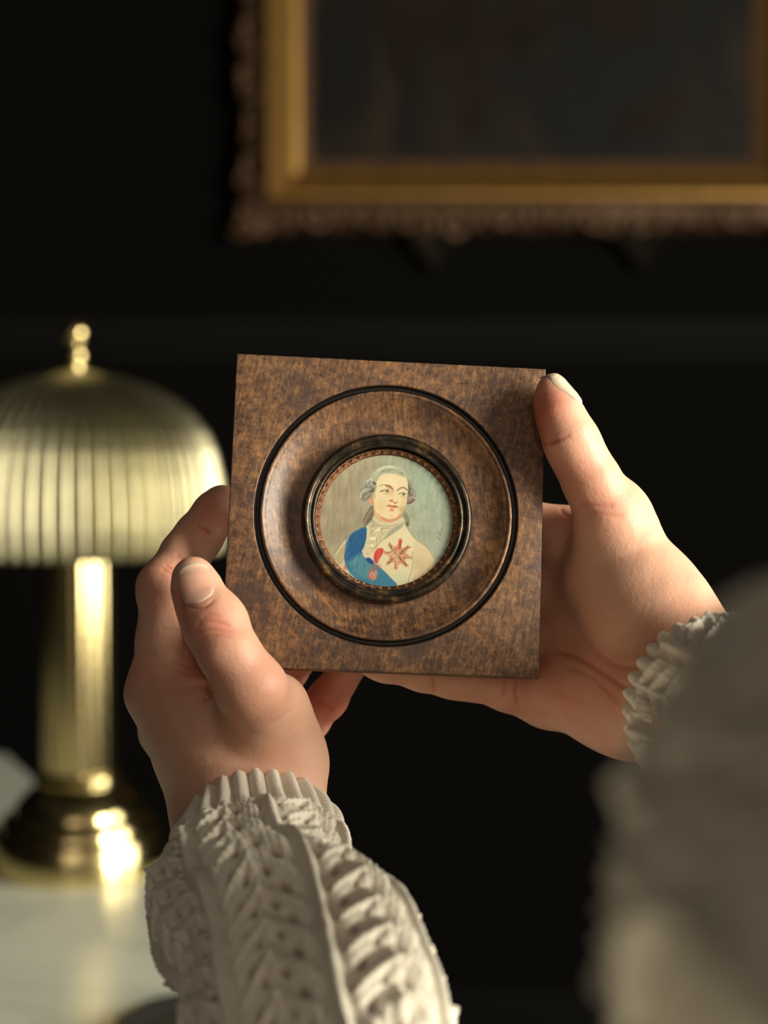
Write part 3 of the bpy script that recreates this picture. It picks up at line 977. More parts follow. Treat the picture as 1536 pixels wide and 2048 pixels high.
for l in ([(560, 260), (585, 300), (545, 350)], [(670, 300), (690, 360), (650, 420)], [(540, 420), (600, 450), (640, 420)], [(520, 470), (560, 500), (600, 560)], [(760, 300), (720, 360), (690, 440)]):
    stroke(L5(l), (128, 122, 98), 1.0, .7)
for l in ([(575, 270), (600, 250)], [(610, 400), (640, 390)], [(560, 500), (590, 490)], [(650, 300), (690, 270)]):
    stroke(L5(l), (226, 222, 190), 1.6, .8)
# signature up the right side
ink = (44, 46, 32)


def CS(x, y):
    return (840 + x * .04557, 1010 + y * .04557)


for l in ([(745, 1260), (790, 1320), (850, 1370), (840, 1435)], [(775, 1060), (800, 1150), (860, 1210), (900, 1180)], [(770, 1070), (800, 1060)], [(880, 1085), (905, 1060), (890, 1030)], [(900, 920), (945, 900), (920, 960)], [(935, 800), (965, 790)], [(945, 605), (1000, 670)], [(955, 515), (995, 520)]):
    stroke([CS(*p) for p in l], ink, .8, .85, .45)
IMG[:] += (vnoise(1.5, 3.5, 11)[..., None] - .5) * 7
IMG = np.clip(IMG, 0, 255)
PORTRAIT_GAIN = 1.07
lin_img = np.clip(S2L(IMG) / 255 * PORTRAIT_GAIN, 0, 1)
# disc mesh: keep the cells inside the circle
rad_mm = 21.6
gm = gx * rad_mm * 1.0
# place in the block's plane; image centre sits a little right and low by parallax of the recess
XX, YY = np.meshgrid(gm, -gm)
vid = -np.ones((NPX, NPX), int)
keep = XX ** 2 + YY ** 2 < (rad_mm) ** 2
vid[keep] = np.arange(keep.sum())
Vp = np.stack([XX[keep], YY[keep], np.full(keep.sum(), -2.3) + .25 * (1 - (XX[keep] ** 2 + YY[keep] ** 2) / rad_mm ** 2)], 1) * mm_
a, b_, c, d = vid[:-1, :-1], vid[:-1, 1:], vid[1:, 1:], vid[1:, :-1]
ok = (a >= 0) & (b_ >= 0) & (c >= 0) & (d >= 0)
Fp = np.stack([d[ok], c[ok], b_[ok], a[ok]], 1)
pm, nt, b = material('painted_ivory')
at = nt.nodes.new('ShaderNodeAttribute')
at.attribute_name = 'paint'
nt.links.new(at.outputs['Color'], b.inputs['Base Color'])
b.inputs['Roughness'].default_value = 0.55
b.inputs['Specular IOR Level'].default_value = 0.3
o = mesh_obj('painted_portrait', Vp, Fp, pm, mini, attrs={'paint': lin_img[keep]})
o.location = (0.0002, -0.0019, 0)
o['label'] = 'painted bust of a man in powdered wig and blue sash'

# ------------------------------------------------------------------ hands (distance fields -> surfaces)
def smin(a, b_, k):
    h = np.maximum(k - np.abs(a - b_), 0) / k
    return np.minimum(a, b_) - h * h * k * .25


def cone(P_, a, b_, ra, rb, n=None, fl=1.0):
    ab = b_ - a
    L = max(float(ab @ ab), 1e-6)
    ap = P_ - a
    t = np.clip((ap @ ab) / L, 0, 1)
    v = ap - t[:, None] * ab
    if n is not None:
        v = v + n * ((v @ n) * (1 / fl - 1))[:, None]
    return np.sqrt((v * v).sum(1)) - (ra + (rb - ra) * t)


class Hand:
    def __init__(self):
        self.palm, self.fingers, self.kp = [], [], 10.0

    def chain(self, pts, k=3.0, join=6.0, extra=()):
        q = [(HP(*p[:3]), p[3]) for p in pts]
        segs = [(q[i][0], q[i + 1][0], q[i][1], q[i + 1][1]) for i in range(len(q) - 1)]
        for e in extra:
            c = HP(*e[:3])
            segs.append((c, c + 1e-3, e[3], e[3]))
        self.fingers.append((segs, k, join))

    def bone(self, a, b_, n=None, fl=1.0):
        self.palm.append((HP(*a[:3]), HP(*b_[:3]), a[3], b_[3], n, fl))

    def sdf(self, P_):
        P_ = np.asarray(P_, np.float64)
        d = None
        for s in self.palm:
            e = cone(P_, *s)
            d = e if d is None else smin(d, e, self.kp)
        res = d.copy()
        for segs, k, join in self.fingers:
            f = None
            for s in segs:
                e = cone(P_, *s)
                f = e if f is None else smin(f, e, k)
            res = smin(res, smin(d, f, join), 1.0)
        return res

    def bounds(self):
        pts = [(s[0], s[2]) for s in self.palm] + [(s[1], s[3]) for s in self.palm]
        for segs, _, _ in self.fingers:
            for s in segs:
                pts += [(s[0], s[2]), (s[1], s[3])]
        lo_ = np.min([p - r for p, r in pts], 0) - 4
        hi_ = np.max([p + r for p, r in pts], 0) + 4
        return lo_, hi_

    def mesh(self, h=0.6):
        lo_, hi_ = self.bounds()
        m4 = 4
        nc = np.ceil((hi_ - lo_) / (h * m4)).astype(int)
        dims = nc * m4
        cc = [lo_[i] + (np.arange(nc[i]) + .5) * h * m4 - h / 2 for i in range(3)]
        G = np.stack(np.meshgrid(*cc, indexing='ij'), -1).reshape(-1, 3)
        Dc = self.sdf(G).reshape(nc)
        Dn = Dc.repeat(m4, 0).repeat(m4, 1).repeat(m4, 2)
        act = np.abs(Dn) < h * m4 * 1.3 + 1.5
        idx = np.nonzero(act.ravel())[0]
        ijk = np.stack(np.unravel_index(idx, dims), 1)
        F_ = Dn.astype(np.float64).ravel()
        F_[idx] = self.sdf(lo_ + ijk * h)
        F_ = F_.reshape(dims)
        return surface_nets(F_, lo_, h)


def surface_nets(F_, lo_, h):
    nx_, ny_, nz_ = F_.shape
    ins = F_ < 0
    cnt = np.zeros((nx_ - 1, ny_ - 1, nz_ - 1), np.int8)
    for dx in (0, 1):
        for dy in (0, 1):
            for dz in (0, 1):
                cnt += ins[dx:nx_ - 1 + dx, dy:ny_ - 1 + dy, dz:nz_ - 1 + dz]
    act = (cnt > 0) & (cnt < 8)
    ci = np.stack(np.nonzero(act), 1)
    vid_ = -np.ones(act.shape, np.int64)
    vid_[act] = np.arange(len(ci))
    s = np.zeros((len(ci), 3))
    w = np.zeros(len(ci))
    corners = [(x, y, z) for x in (0, 1) for y in (0, 1) for z in (0, 1)]
    for a in corners:
        for ax in range(3):
            if a[ax] == 1:
                continue
            b_ = list(a)
            b_[ax] = 1
            fa = F_[ci[:, 0] + a[0], ci[:, 1] + a[1], ci[:, 2] + a[2]]
            fb = F_[ci[:, 0] + b_[0], ci[:, 1] + b_[1], ci[:, 2] + b_[2]]
            cr = (fa < 0) != (fb < 0)
            t = np.where(cr, fa / np.where(cr, fa - fb, 1), 0)
            p = np.tile(np.array(a, float), (len(ci), 1))
            p[:, ax] += t
            s += p * cr[:, None]
            w += cr
    V_ = lo_ + (ci + s / w[:, None]) * h
    quads = []
    for ax in range(3):
        sl0 = [slice(None)] * 3
        sl1 = [slice(None)] * 3
        sl0[ax] = slice(0, F_.shape[ax] - 1)
        sl1[ax] = slice(1, F_.shape[ax])
        A_, B_ = ins[tuple(sl0)], ins[tuple(sl1)]
        e = np.stack(np.nonzero(A_ != B_), 1)
        o1, o2 = (ax + 1) % 3, (ax + 2) % 3
        okk = (e[:, o1] > 0) & (e[:, o2] > 0) & (e[:, o1] < F_.shape[o1] - 1) & (e[:, o2] < F_.shape[o2] - 1)
        e = e[okk]
        fl = A_[e[:, 0], e[:, 1], e[:, 2]]

        def g(d1, d2):
            q_ = e.copy()
            q_[:, o1] -= d1
            q_[:, o2] -= d2
            return vid_[q_[:, 0], q_[:, 1], q_[:, 2]]
        q4 = np.stack([g(1, 1), g(0, 1), g(0, 0), g(1, 0)], 1)
        q4[~fl] = q4[~fl][:, ::-1]
        quads.append(q4)
    Q = np.concatenate(quads)
    return V_, Q


def smooth_mesh(V_, Q, it=3, lam=.5):
    E_ = np.concatenate([Q[:, [0, 1]], Q[:, [1, 2]], Q[:, [2, 3]], Q[:, [3, 0]]])
    E_ = np.concatenate([E_, E_[:, ::-1]])
    n_ = len(V_)
    deg = np.bincount(E_[:, 0], minlength=n_)[:, None]
    for _ in range(it):
        acc = np.stack([np.bincount(E_[:, 0], weights=V_[E_[:, 1], i_], minlength=n_) for i_ in range(3)], 1)
        V_ = V_ + lam * (acc / deg - V_)
    return V_


def normals(V_, Q):
    fn = np.cross(V_[Q[:, 2]] - V_[Q[:, 0]], V_[Q[:, 3]] - V_[Q[:, 1]])
    N_ = np.zeros_like(V_)
    for k in range(4):
        for i_ in range(3):
            N_[:, i_] += np.bincount(Q[:, k], weights=fn[:, i_], minlength=len(V_))
    return N_ / (np.linalg.norm(N_, axis=1, keepdims=True) + 1e-12)


def to_px(V_):
    d = -V_[:, 2]
    return np.stack([768 + F_PX * V_[:, 0] / d, 1024 - F_PX * V_[:, 1] / d], 1), d - 516


def press(V_, margin=.6):
    """flesh in contact with the wooden block flattens against it"""
    Lc = (V_ - TF) @ RF
    pen = np.stack([50 + margin - np.abs(Lc[:, 0]), 50 + margin - np.abs(Lc[:, 1]), margin - Lc[:, 2], 12 + margin + Lc[:, 2]], 1)
    ins = (pen > 0).all(1)
    k = np.argmin(pen, 1)
    for c_ in range(4):
        m_ = ins & (k == c_)
        if c_ < 2:
            Lc[m_, c_] = np.sign(Lc[m_, c_]) * (50 + margin)
        else:
            Lc[m_, 2] = margin if c_ == 2 else -12 - margin
    out_ = V_.copy()
    out_[ins] = Lc[ins] @ RF.T + TF
    return out_


def hand_object(name, H, creases, reds, parent, mat, h=0.55, puffs=()):
    V_, Q = H.mesh(h)
    V_ = smooth_mesh(V_, Q, 3)
    N_ = normals(V_, Q)
    px, w = to_px(V_)
    # soft unevenness of the flesh
    disp = .07 * np.sin(V_[:, 0] * .42 + 1.9 * np.sin(V_[:, 1] * .23 + V_[:, 2] * .2)) * np.sin(V_[:, 1] * .37 + V_[:, 2] * .3 + 1.5 * np.sin(V_[:, 0] * .19))
    red = np.zeros(len(V_))
    view = -V_ / np.linalg.norm(V_, axis=1, keepdims=True)
    facing = np.clip((N_ * view).sum(1) * 3, 0, 1)
    for (pts, wpx, dep, wr, rd) in creases:
        P_ = catmull(pts, False, 6) if len(pts) > 2 else np.array(pts, float)
        bb = (px[:, 0] > P_[:, 0].min() - 4 * wpx) & (px[:, 0] < P_[:, 0].max() + 4 * wpx) & (px[:, 1] > P_[:, 1].min() - 4 * wpx) & (px[:, 1] < P_[:, 1].max() + 4 * wpx) & (w > wr[0]) & (w < wr[1])
        ii = np.nonzero(bb)[0]
        if not len(ii):
            continue
        best = np.full(len(ii), 1e9)
        tb = np.zeros(len(ii))
        for k in range(len(P_) - 1):
            a, b_ = P_[k], P_[k + 1]
            ab = b_ - a
            t = np.clip(((px[ii] - a) @ ab) / max(ab @ ab, 1e-9), 0, 1)
            dd = ((px[ii] - a - t[:, None] * ab) ** 2).sum(1)
            m_ = dd < best
            best[m_] = dd[m_]
            tb[m_] = (k + t[m_]) / (len(P_) - 1)
        g = np.exp(-best / wpx ** 2) * facing[ii] * np.clip(np.sin(PI * tb) * 2.2, 0, 1)
        disp[ii] -= dep * g
        red[ii] += rd * np.exp(-best / (2.2 * wpx) ** 2) * facing[ii] * np.clip(np.sin(PI * tb) * 2.2, 0, 1)
    for (x, y, ww, r, am) in reds:
        c = HP(x, y, ww)
        red += am * np.exp(-((V_ - c) ** 2).sum(1) / r ** 2)
    for (x, y, ww, r, am) in puffs:
        c = HP(x, y, ww)
        disp += am * np.exp(-((V_ - c) ** 2).sum(1) / r ** 2)
    V_ = press(V_ + N_ * disp[:, None])
    return mesh_obj(name, to_world(V_), Q, mat, parent, attrs={'red': np.clip(red, 0, 1)})


def nail(H, c, tip, side_n, hl, hw, parent, mat, off=.35, n=40, k=.82):
    """c: centre; tip: direction towards the free edge; side_n: outward normal, all camera-frame"""
    ax = tip / np.linalg.norm(tip)
    nn = side_n - ax * (side_n @ ax)
    nn /= np.linalg.norm(nn)
    sd = np.cross(ax, nn)
    s_, t_ = np.meshgrid(np.linspace(-1, 1, n), np.linspace(-1, 1, n), indexing='ij')
    # square-ish to rounded outline
    X = s_ * np.sqrt(np.clip(1 - k * t_ ** 2 / 2, 0, 1))
    Y = t_ * np.sqrt(np.clip(1 - k * s_ ** 2 / 2, 0, 1))
    U = np.stack([X.ravel() * hl, Y.ravel() * hw], 1)
    st = c + U[:, :1] * ax + U[:, 1:] * sd + nn * 14
    t = np.zeros(len(st))
    for _ in range(40):
        dd = H.sdf(st - nn * t[:, None])
        t = np.minimum(t + dd * .9, 17.5)
    base = st - nn * t[:, None]
    # smooth curve across, lifted slightly at the free edge, sunk at the rim
    rim = np.maximum(np.abs(s_), np.abs(t_)).ravel()
    lift = off * (1 - np.clip((rim - .75) / .25, 0, 1) ** 2 * .9) + .5 * np.clip((s_.ravel() - .7) / .3, 0, 1)
    topv = base + nn * lift[:, None]
    low = base - nn * .6
    V_ = press(np.concatenate([topv, low]), .6)
    i_, j_ = np.meshgrid(np.arange(n - 1), np.arange(n - 1), indexing='ij')
    q = np.stack([i_ * n + j_, (i_ + 1) * n + j_, (i_ + 1) * n + j_ + 1, i_ * n + j_ + 1], -1).reshape(-1, 4)
    N_ = n * n
    edge = [i__ * n for i__ in range(n)] + [(n - 1) * n + j__ for j__ in range(1, n)] + [i__ * n + n - 1 for i__ in range(n - 2, -1, -1)] + [j__ for j__ in range(n - 2, 0, -1)]
    e = np.array(edge)
    e2 = np.roll(e, -1)
    side = np.stack([e, e + N_, e2 + N_, e2], 1)
    Q = np.concatenate([q, q[:, ::-1] + N_, side])
    tcoord = np.concatenate([s_.ravel(), s_.ravel()])
    o_ = mesh_obj('fingernail', to_world(V_), Q, mat, parent, attrs={'along': (tcoord + 1) / 2})
    return o_


# skin
sk, nt, b = material('skin')
tc = nt.nodes.new('ShaderNodeTexCoord')
at = nt.nodes.new('ShaderNodeAttribute')
at.attribute_name = 'red'
nz = node(nt, 'ShaderNodeTexNoise', Scale=55.0, Detail=4.0, Roughness=0.6)
nt.links.new(tc.outputs['Object'], nz.inputs['Vector'])
ma = node(nt, 'ShaderNodeMath', op='MULTIPLY_ADD')
ma.inputs[1].default_value = 0.5
ma.inputs[2].default_value = -0.13
nt.links.new(nz.outputs[0], ma.inputs[0])
mb2 = node(nt, 'ShaderNodeMath', op='ADD')
mb2.use_clamp = True
nt.links.new(ma.outputs[0], mb2.inputs[0])
nt.links.new(at.outputs['Fac'], mb2.inputs[1])
rp = ramp(nt, [(0.0, (0.70, 0.43, 0.30)), (0.45, (0.65, 0.32, 0.22)), (1.0, (0.55, 0.17, 0.11))])
nt.links.new(mb2.outputs[0], rp.inputs[0])
nt.links.new(rp.outputs[0], b.inputs['Base Color'])
b.inputs['Roughness'].default_value = 0.48
b.inputs['Specular IOR Level'].default_value = 0.38
b.inputs['Subsurface Weight'].default_value = 0.35
b.inputs['Subsurface Radius'].default_value = (1.0, 0.35, 0.18)
b.inputs['Subsurface Scale'].default_value = 0.004
vo = node(nt, 'ShaderNodeTexVoronoi', Scale=1100.0)
nt.links.new(tc.outputs['Object'], vo.inputs['Vector'])
n2 = node(nt, 'ShaderNodeTexNoise', Scale=500.0, Detail=3.0)
nt.links.new(tc.outputs['Object'], n2.inputs['Vector'])
bp = node(nt, 'ShaderNodeBump', Strength=0.22, Distance=0.0002)
nt.links.new(vo.outputs[0], bp.inputs['Height'])
bp2 = node(nt, 'ShaderNodeBump', Strength=0.42, Distance=0.0003)
nt.links.new(n2.outputs[0], bp2.inputs['Height'])
nt.links.new(bp.outputs[0], bp2.inputs['Normal'])
nt.links.new(bp2.outputs[0], b.inputs['Normal'])

nm_, nt, b = material('fingernail')
at = nt.nodes.new('ShaderNodeAttribute')
at.attribute_name = 'along'
rp = ramp(nt, [(0.0, (0.70, 0.46, 0.36)), (0.14, (0.68, 0.44, 0.34)), (0.26, (0.64, 0.35, 0.26)), (0.72, (0.66, 0.38, 0.28)), (0.90, (0.68, 0.46, 0.34)), (1.0, (0.72, 0.60, 0.46))])
nt.links.new(at.outputs['Fac'], rp.inputs[0])
nt.links.new(rp.outputs[0], b.inputs['Base Color'])
b.inputs['Roughness'].default_value = 0.28
b.inputs['Subsurface Weight'].default_value = 0.15
b.inputs['Subsurface Radius'].default_value = (1.0, 0.4, 0.3)
b.inputs['Subsurface Scale'].default_value = 0.002

pale_nail = simple('pale_fingernail', (0.68, 0.54, 0.41), 0.3)
person = empty('person', 'person in a cream knitted sweater holding the little wooden frame in both hands', 'person', MC @ Matrix.Translation((0, -.2, .1)))
person.matrix_world = Matrix.Translation((0.0, -0.15, 0.75))
PINV = person.matrix_world.inverted()


def adopt(o, par):
    o.parent = par
    o.matrix_parent_inverse = PINV


# ---- left hand of the pair (its thumb in front of the curled forefinger)
L = Hand()
L.kp = 11.0
L.bone((318, 1386, 8, 9.6), (455, 1590, 2, 16))          # index metacarpal
L.bone((340, 1462, 24, 8.8), (440, 1600, 14, 14))        # middle metacarpal
L.bone((385, 1500, 38, 8.5), (470, 1620, 20, 13))
L.bone((440, 1540, 46, 8.5), (520, 1640, 20, 13))
L.bone((522, 1436, -11, 11.4), (556, 1545, -6, 11.8))      # thumb metacarpal
L.bone((556, 1545, -6, 11.8), (552, 1640, -10, 11))
L.bone((430, 1500, 4, 15), (500, 1600, 0, 17))
L.bone((395, 1425, -2, 12.5), (470, 1520, -6, 14))
L.bone((362, 1392, 2, 10), (430, 1460, -4, 13))
L.bone((545, 1415, -10, 9.6), (568, 1500, -6, 10.2))
L.bone((460, 1470, -2, 13), (480, 1620, -5, 16))
L.bone((500, 1640, -6, 16.5), (520, 1800, -48, 20))      # wrist into the sleeve
L.bone((455, 1640, -2, 13), (470, 1800, -44, 17))
L.bone((566, 1650, -8, 9.6), (590, 1800, -48, 15))
# thumb
L.chain([(528, 1440, -15, 11.5), (502, 1378, -28.5, 10.4), (456, 1302, -30, 8.8), (427, 1250, -26, 8.9), (404, 1205, -24, 7.6), (390, 1168, -22, 6.7), (386, 1152, -21, 5.6)], 4, 8,
        extra=[(437, 1240, -28, 8.2)])
# forefinger
L.chain([(318, 1384, 6, 9.9), (330, 1280, 2, 8.9), (334, 1172, 0, 8.9), (372, 1108, 6, 7.8), (398, 1072, 9, 7.5), (430, 1026, 12, 6.9), (444, 1004, 14, 5.7)], 3, 6,
        extra=[(322, 1180, 2, 7.6), (358, 1335, 2, 8.8), (350, 1262, 2, 8.2)])
# middle, ring and little fingers, reaching round behind the block
L.chain([(340, 1460, 24, 9.2), (356, 1310, 44, 8.6), (440, 1240, 46, 7.6), (520, 1215, 24, 6.8)], 3, 6)
L.chain([(388, 1500, 38, 9.0), (480, 1410, 58, 8.2), (572, 1340, 46, 7.2), (640, 1270, 22, 6.2)], 3, 6)
L.chain([(445, 1545, 44, 8.6), (560, 1500, 48, 7.4), (618, 1440, 40, 6.9), (655, 1398, 32, 6.5), (700, 1330, 20, 5.8)], 3, 6)
cr_L = [
    ([(352, 1160), (357, 1200), (372, 1270), (396, 1320), (414, 1352), (419, 1392)], 7, 1.0, (-45, 12), .5),     # fold between thumb and forefinger
    ([(402, 1398), (417, 1392), (421, 1375)], 5, .8, (-45, 12), .5),
    ([(360, 1186), (368, 1206), (388, 1216), (412, 1212), (432, 1196)], 3.0, .45, (-60, -10), .25),      # cuticle fold
    ([(392, 1252), (410, 1243), (440, 1246), (462, 1254)], 2.6, .34, (-60, -10), .12),
    ([(390, 1266), (415, 1262), (445, 1262), (470, 1262)], 2.6, .32, (-60, -10), .12),
    ([(400, 1279), (430, 1273), (466, 1273)], 2.4, .26, (-60, -10), .1),
    ([(404, 1236), (420, 1230), (442, 1234)], 2.4, .22, (-60, -10), .1),
    ([(352, 1108), (366, 1118), (380, 1124)], 2.4, .45, (-20, 12), .3),
    ([(392, 1052), (408, 1058), (420, 1072)], 2.4, .45, (-20, 16), .3),
    ([(330, 1130), (345, 1140), (354, 1146)], 2.0, .3, (-20, 10), .3),
    ([(322, 1136), (340, 1146), (352, 1150)], 2.0, .3, (-20, 10), .3),
    ([(320, 1262), (340, 1260), (362, 1262)], 2.2, .2, (-20, 10), .1),
    ([(340, 1322), (370, 1330), (392, 1338)], 2.6, .3, (-20, 12), .2),
    ([(345, 1336), (372, 1345), (400, 1352)], 2.4, .25, (-20, 12), .2),
    ([(540, 1450), (570, 1430), (592, 1418)], 2.6, .22, (-45, 0), .0),
    ([(560, 1476), (590, 1455), (612, 1440)], 2.6, .22, (-45, 0), .0),
    ([(636, 1400), (655, 1412), (666, 1424)], 2.4, .4, (0, 60), .3),
]
re_L = [(430, 1255, -34, 7, .55), (392, 1185, -28, 5, .25), (500, 1375, -34, 12, .35), (330, 1150, -6, 9, .35), (440, 1010, 8, 10, .45), (318, 1385, -4, 12, .15), (420, 1060, 2, 9, .25),
        (650, 1400, 30, 18, .8), (410, 1330, -10, 12, .3), (540, 1520, -20, 10, .12)]
pu_L = [(428, 1256, -35, 5.5, .55), (300, 1395, -2, 8, .8), (285, 1460, 16, 6, .9)]
left = hand_object('hand', L, cr_L, re_L, None, sk, 0.55, pu_L)
adopt(left, person)
left['label'] = 'hand gripping the lower left corner, thumb folded over the forefinger'
nd = nail(L, HP(392, 1168, -29), HP(379, 1126, -26) - HP(400, 1202, -30), np.array([-.06, .12, 1.0]), 6.9, 5.6, None, nm_)
nd.parent = left

# ---- the other hand, palm up behind the block, thumb along its right edge
Rt = Hand()
Rt.kp = 12.0
Rt.bone((1245, 1085, 2, 11.0), (1300, 1210, -4, 15))     # thumb metacarpal and thenar mound
Rt.bone((1215, 1160, 4, 13), (1310, 1290, -8, 16))
Rt.bone((1300, 1210, -4, 15), (1400, 1330, -22, 15))
Rt.bone((1145, 1085, 26, 10), (1350, 1330, -2, 15))      # index metacarpal
Rt.bone((1135, 1190, 32, 10), (1330, 1360, 0, 15))
Rt.bone((1120, 1300, 28, 10), (1310, 1400, -2, 15))
Rt.bone((1100, 1392, 18, 9.5), (1240, 1405, 2, 13.5))    # little-finger side
Rt.bone((1240, 1405, 2, 13.5), (1345, 1432, -18, 13))
Rt.bone((1405, 1375, -28, 17), (1500, 1440, -80, 19))    # wrist
Rt.bone((1365, 1405, -24, 17), (1460, 1470, -76, 19))
Rt.chain([(1235, 1070, 0, 11.0), (1216, 1028, -2, 10.2), (1184, 962, -4, 8.8), (1153, 905, -5.5, 8.3), (1138, 872, -7, 7.9), (1118, 826, -6.5, 6.9), (1106, 795, -5, 5.2), (1102, 772, -5, 3.6)], 4, 10,
         extra=[(1230, 1020, 2, 10.5)])
Rt.chain([(1150, 1078, 25, 10.4), (1000, 1045, 26, 9), (880, 1030, 22, 8.4), (800, 1040, 18, 7.4)], 3, 6)
Rt.chain([(1120, 1190, 32, 10.0), (940, 1150, 28, 9), (800, 1140, 22, 8.2), (700, 1150, 18, 7.2)], 3, 6)
Rt.chain([(1100, 1295, 28, 9.5), (940, 1250, 24, 8.6), (820, 1240, 20, 7.8), (740, 1245, 14, 7)], 3, 6)
Rt.chain([(1100, 1395, 17, 9.4), (1020, 1372, 14, 8.3), (940, 1353, 12, 7.6), (850, 1340, 10, 6.9), (770, 1326, 7, 6.0), (745, 1322, 6, 5.2)], 3, 7,
         extra=[(905, 1352, 11, 7.3)])
cr_R = [
    ([(1098, 886), (1122, 878), (1142, 868)], 3.6, .28, (-25, 12), .3),
    ([(1070, 882), (1095, 888), (1120, 880)], 2.6, .3, (-25, 12), .4),
    ([(1158, 1006), (1200, 1012), (1230, 1010)], 2.8, .25, (-25, 10), .2),
    ([(1170, 1026), (1215, 1030), (1250, 1034)], 2.8, .22, (-25, 10), .2),
    ([(1100, 1300), (1150, 1310), (1200, 1340), (1250, 1372), (1300, 1378)], 6.0, .5, (-40, 40), .25),
    ([(1160, 1262), (1190, 1300), (1240, 1330), (1290, 1330)], 6.5, .38, (-40, 40), .2),
    ([(1130, 1330), (1180, 1350), (1220, 1385), (1240, 1410)], 6.0, .3, (-40, 40), .15),
    ([(1300, 1335), (1340, 1345), (1375, 1335), (1400, 1310)], 4, .35, (-60, 10), .3),
    ([(1282, 1330), (1320, 1365), (1370, 1375)], 4, .35, (-60, 10), .3),
    ([(1035, 1360), (1032, 1385), (1036, 1410)], 3.0, .5, (-10, 30), .3),
    ([(1012, 1358), (1010, 1375), (1004, 1395)], 2.6, .4, (-10, 30), .3),
    ([(866, 1340), (868, 1365), (872, 1385)], 2.8, .4, (-10, 30), .3),
    ([(1100, 1378), (1160, 1400), (1200, 1430)], 5, .15, (-10, 30), .1),
    ([(1120, 1015), (1130, 1030), (1148, 1036)], 3.0, .4, (-10, 40), .2),
]
re_R = [(1090, 810, -10, 8, .75), (1078, 860, -8, 6, .6), (1140, 940, -10, 8, .35), (1180, 1000, -12, 12, .3), (1300, 1370, -18, 13, .35), (1340, 1310, -26, 12, .15), (1000, 1380, 6, 30, .25), (1130, 1040, 14, 12, .35),
        (1150, 1330, 20, 26, .35), (1290, 1470, -12, 22, .3)]
right = hand_object('hand', Rt, cr_R, re_R, None, sk, 0.55)
adopt(right, person)
right['label'] = 'open hand behind the block, thumb pressed along its right edge'
nd = nail(Rt, HP(1116, 783, -6), HP(1099, 737, -5) - HP(1128, 812, -7), np.array([.83, .39, .42]), 6.6, 4.4, None, pale_nail, off=.6, k=.97)
nd.parent = right

# ------------------------------------------------------------------ knitted sleeves
kn, nt, b = material('cream_knit')
tc = nt.nodes.new('ShaderNodeTexCoord')
at = nt.nodes.new('ShaderNodeAttribute')
at.attribute_name = 'hole'
mx = nt.nodes.new('ShaderNodeMixRGB')
mx.inputs[1].default_value = (0.84, 0.79, 0.66, 1)
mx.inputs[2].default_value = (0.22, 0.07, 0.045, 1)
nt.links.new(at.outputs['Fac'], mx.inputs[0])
nt.links.new(mx.outputs[0], b.inputs['Base Color'])
b.inputs['Roughness'].default_value = 0.9
b.inputs['Specular IOR Level'].default_value = 0.15
b.inputs['Sheen Weight'].default_value = 0.25
nz = node(nt, 'ShaderNodeTexNoise', Scale=1400.0, Detail=3.0)
nt.links.new(tc.outputs['Object'], nz.inputs['Vector'])
bp = node(nt, 'ShaderNodeBump', Strength=0.5, Distance=0.0004)
nt.links.new(nz.outputs[0], bp.inputs['Height'])
nt.links.new(bp.outputs[0], b.inputs['Normal'])


def tube(path, radii, u_axis, nrows, ncols, disp_fn, squash=None):
    """path: control points (mm), radii; returns vertices, quads, u (mm along), th (angle)"""
    P_ = catmull(path, False, 24) if False else None
    pts = np.array(path, float)
    N = len(pts)
    o_ = []
    ro = []
    for k in range(N - 1):
        p0, p1, p2, p3 = pts[max(k - 1, 0)], pts[k], pts[k + 1], pts[min(k + 2, N - 1)]
        for t in np.arange(40) / 40:
            o_.append(.5 * ((2 * p1) + (-p0 + p2) * t + (2 * p0 - 5 * p1 + 4 * p2 - p3) * t * t + (-p0 + 3 * p1 - 3 * p2 + p3) * t ** 3))
            ro.append(radii[k] + (radii[k + 1] - radii[k]) * (t * t * (3 - 2 * t)))
    o_.append(pts[-1])
    ro.append(radii[-1])
    o_, ro = np.array(o_), np.array(ro)
    sl = np.r_[0, np.cumsum(np.linalg.norm(np.diff(o_, axis=0), axis=1))]
    u = nrows(sl[-1])
    C_ = np.stack([np.interp(u, sl, o_[:, i_]) for i_ in range(3)], 1)
    R_ = np.interp(u, sl, ro)
    T_ = np.gradient(C_, axis=0)
    T_ /= np.linalg.norm(T_, axis=1, keepdims=True)
    A_ = u_axis - T_ * (T_ @ u_axis)[:, None]
    A_ /= np.linalg.norm(A_, axis=1, keepdims=True)
    B_ = np.cross(T_, A_)
    th = np.arange(ncols) / ncols * 2 * PI
    U, TH = np.meshgrid(u, th, indexing='ij')
    D_, hole = disp_fn(U, TH, R_[:, None])
    RR = R_[:, None] + D_
    V_ = C_[:, None, :] + RR[..., None] * (np.cos(TH)[..., None] * A_[:, None, :] + np.sin(TH)[..., None] * B_[:, None, :])
    m_ = len(u)
    i_, j_ = np.meshgrid(np.arange(m_ - 1), np.arange(ncols), indexing='ij')
    Q = np.stack([i_ * ncols + j_, i_ * ncols + (j_ + 1) % ncols, (i_ + 1) * ncols + (j_ + 1) % ncols, (i_ + 1) * ncols + j_], -1).reshape(-1, 4)
    return V_.reshape(-1, 3), Q, hole.ravel()


def hash2(a, b_):
    return (np.sin(a * 127.1 + b_ * 311.7) * 43758.5453) % 1.0


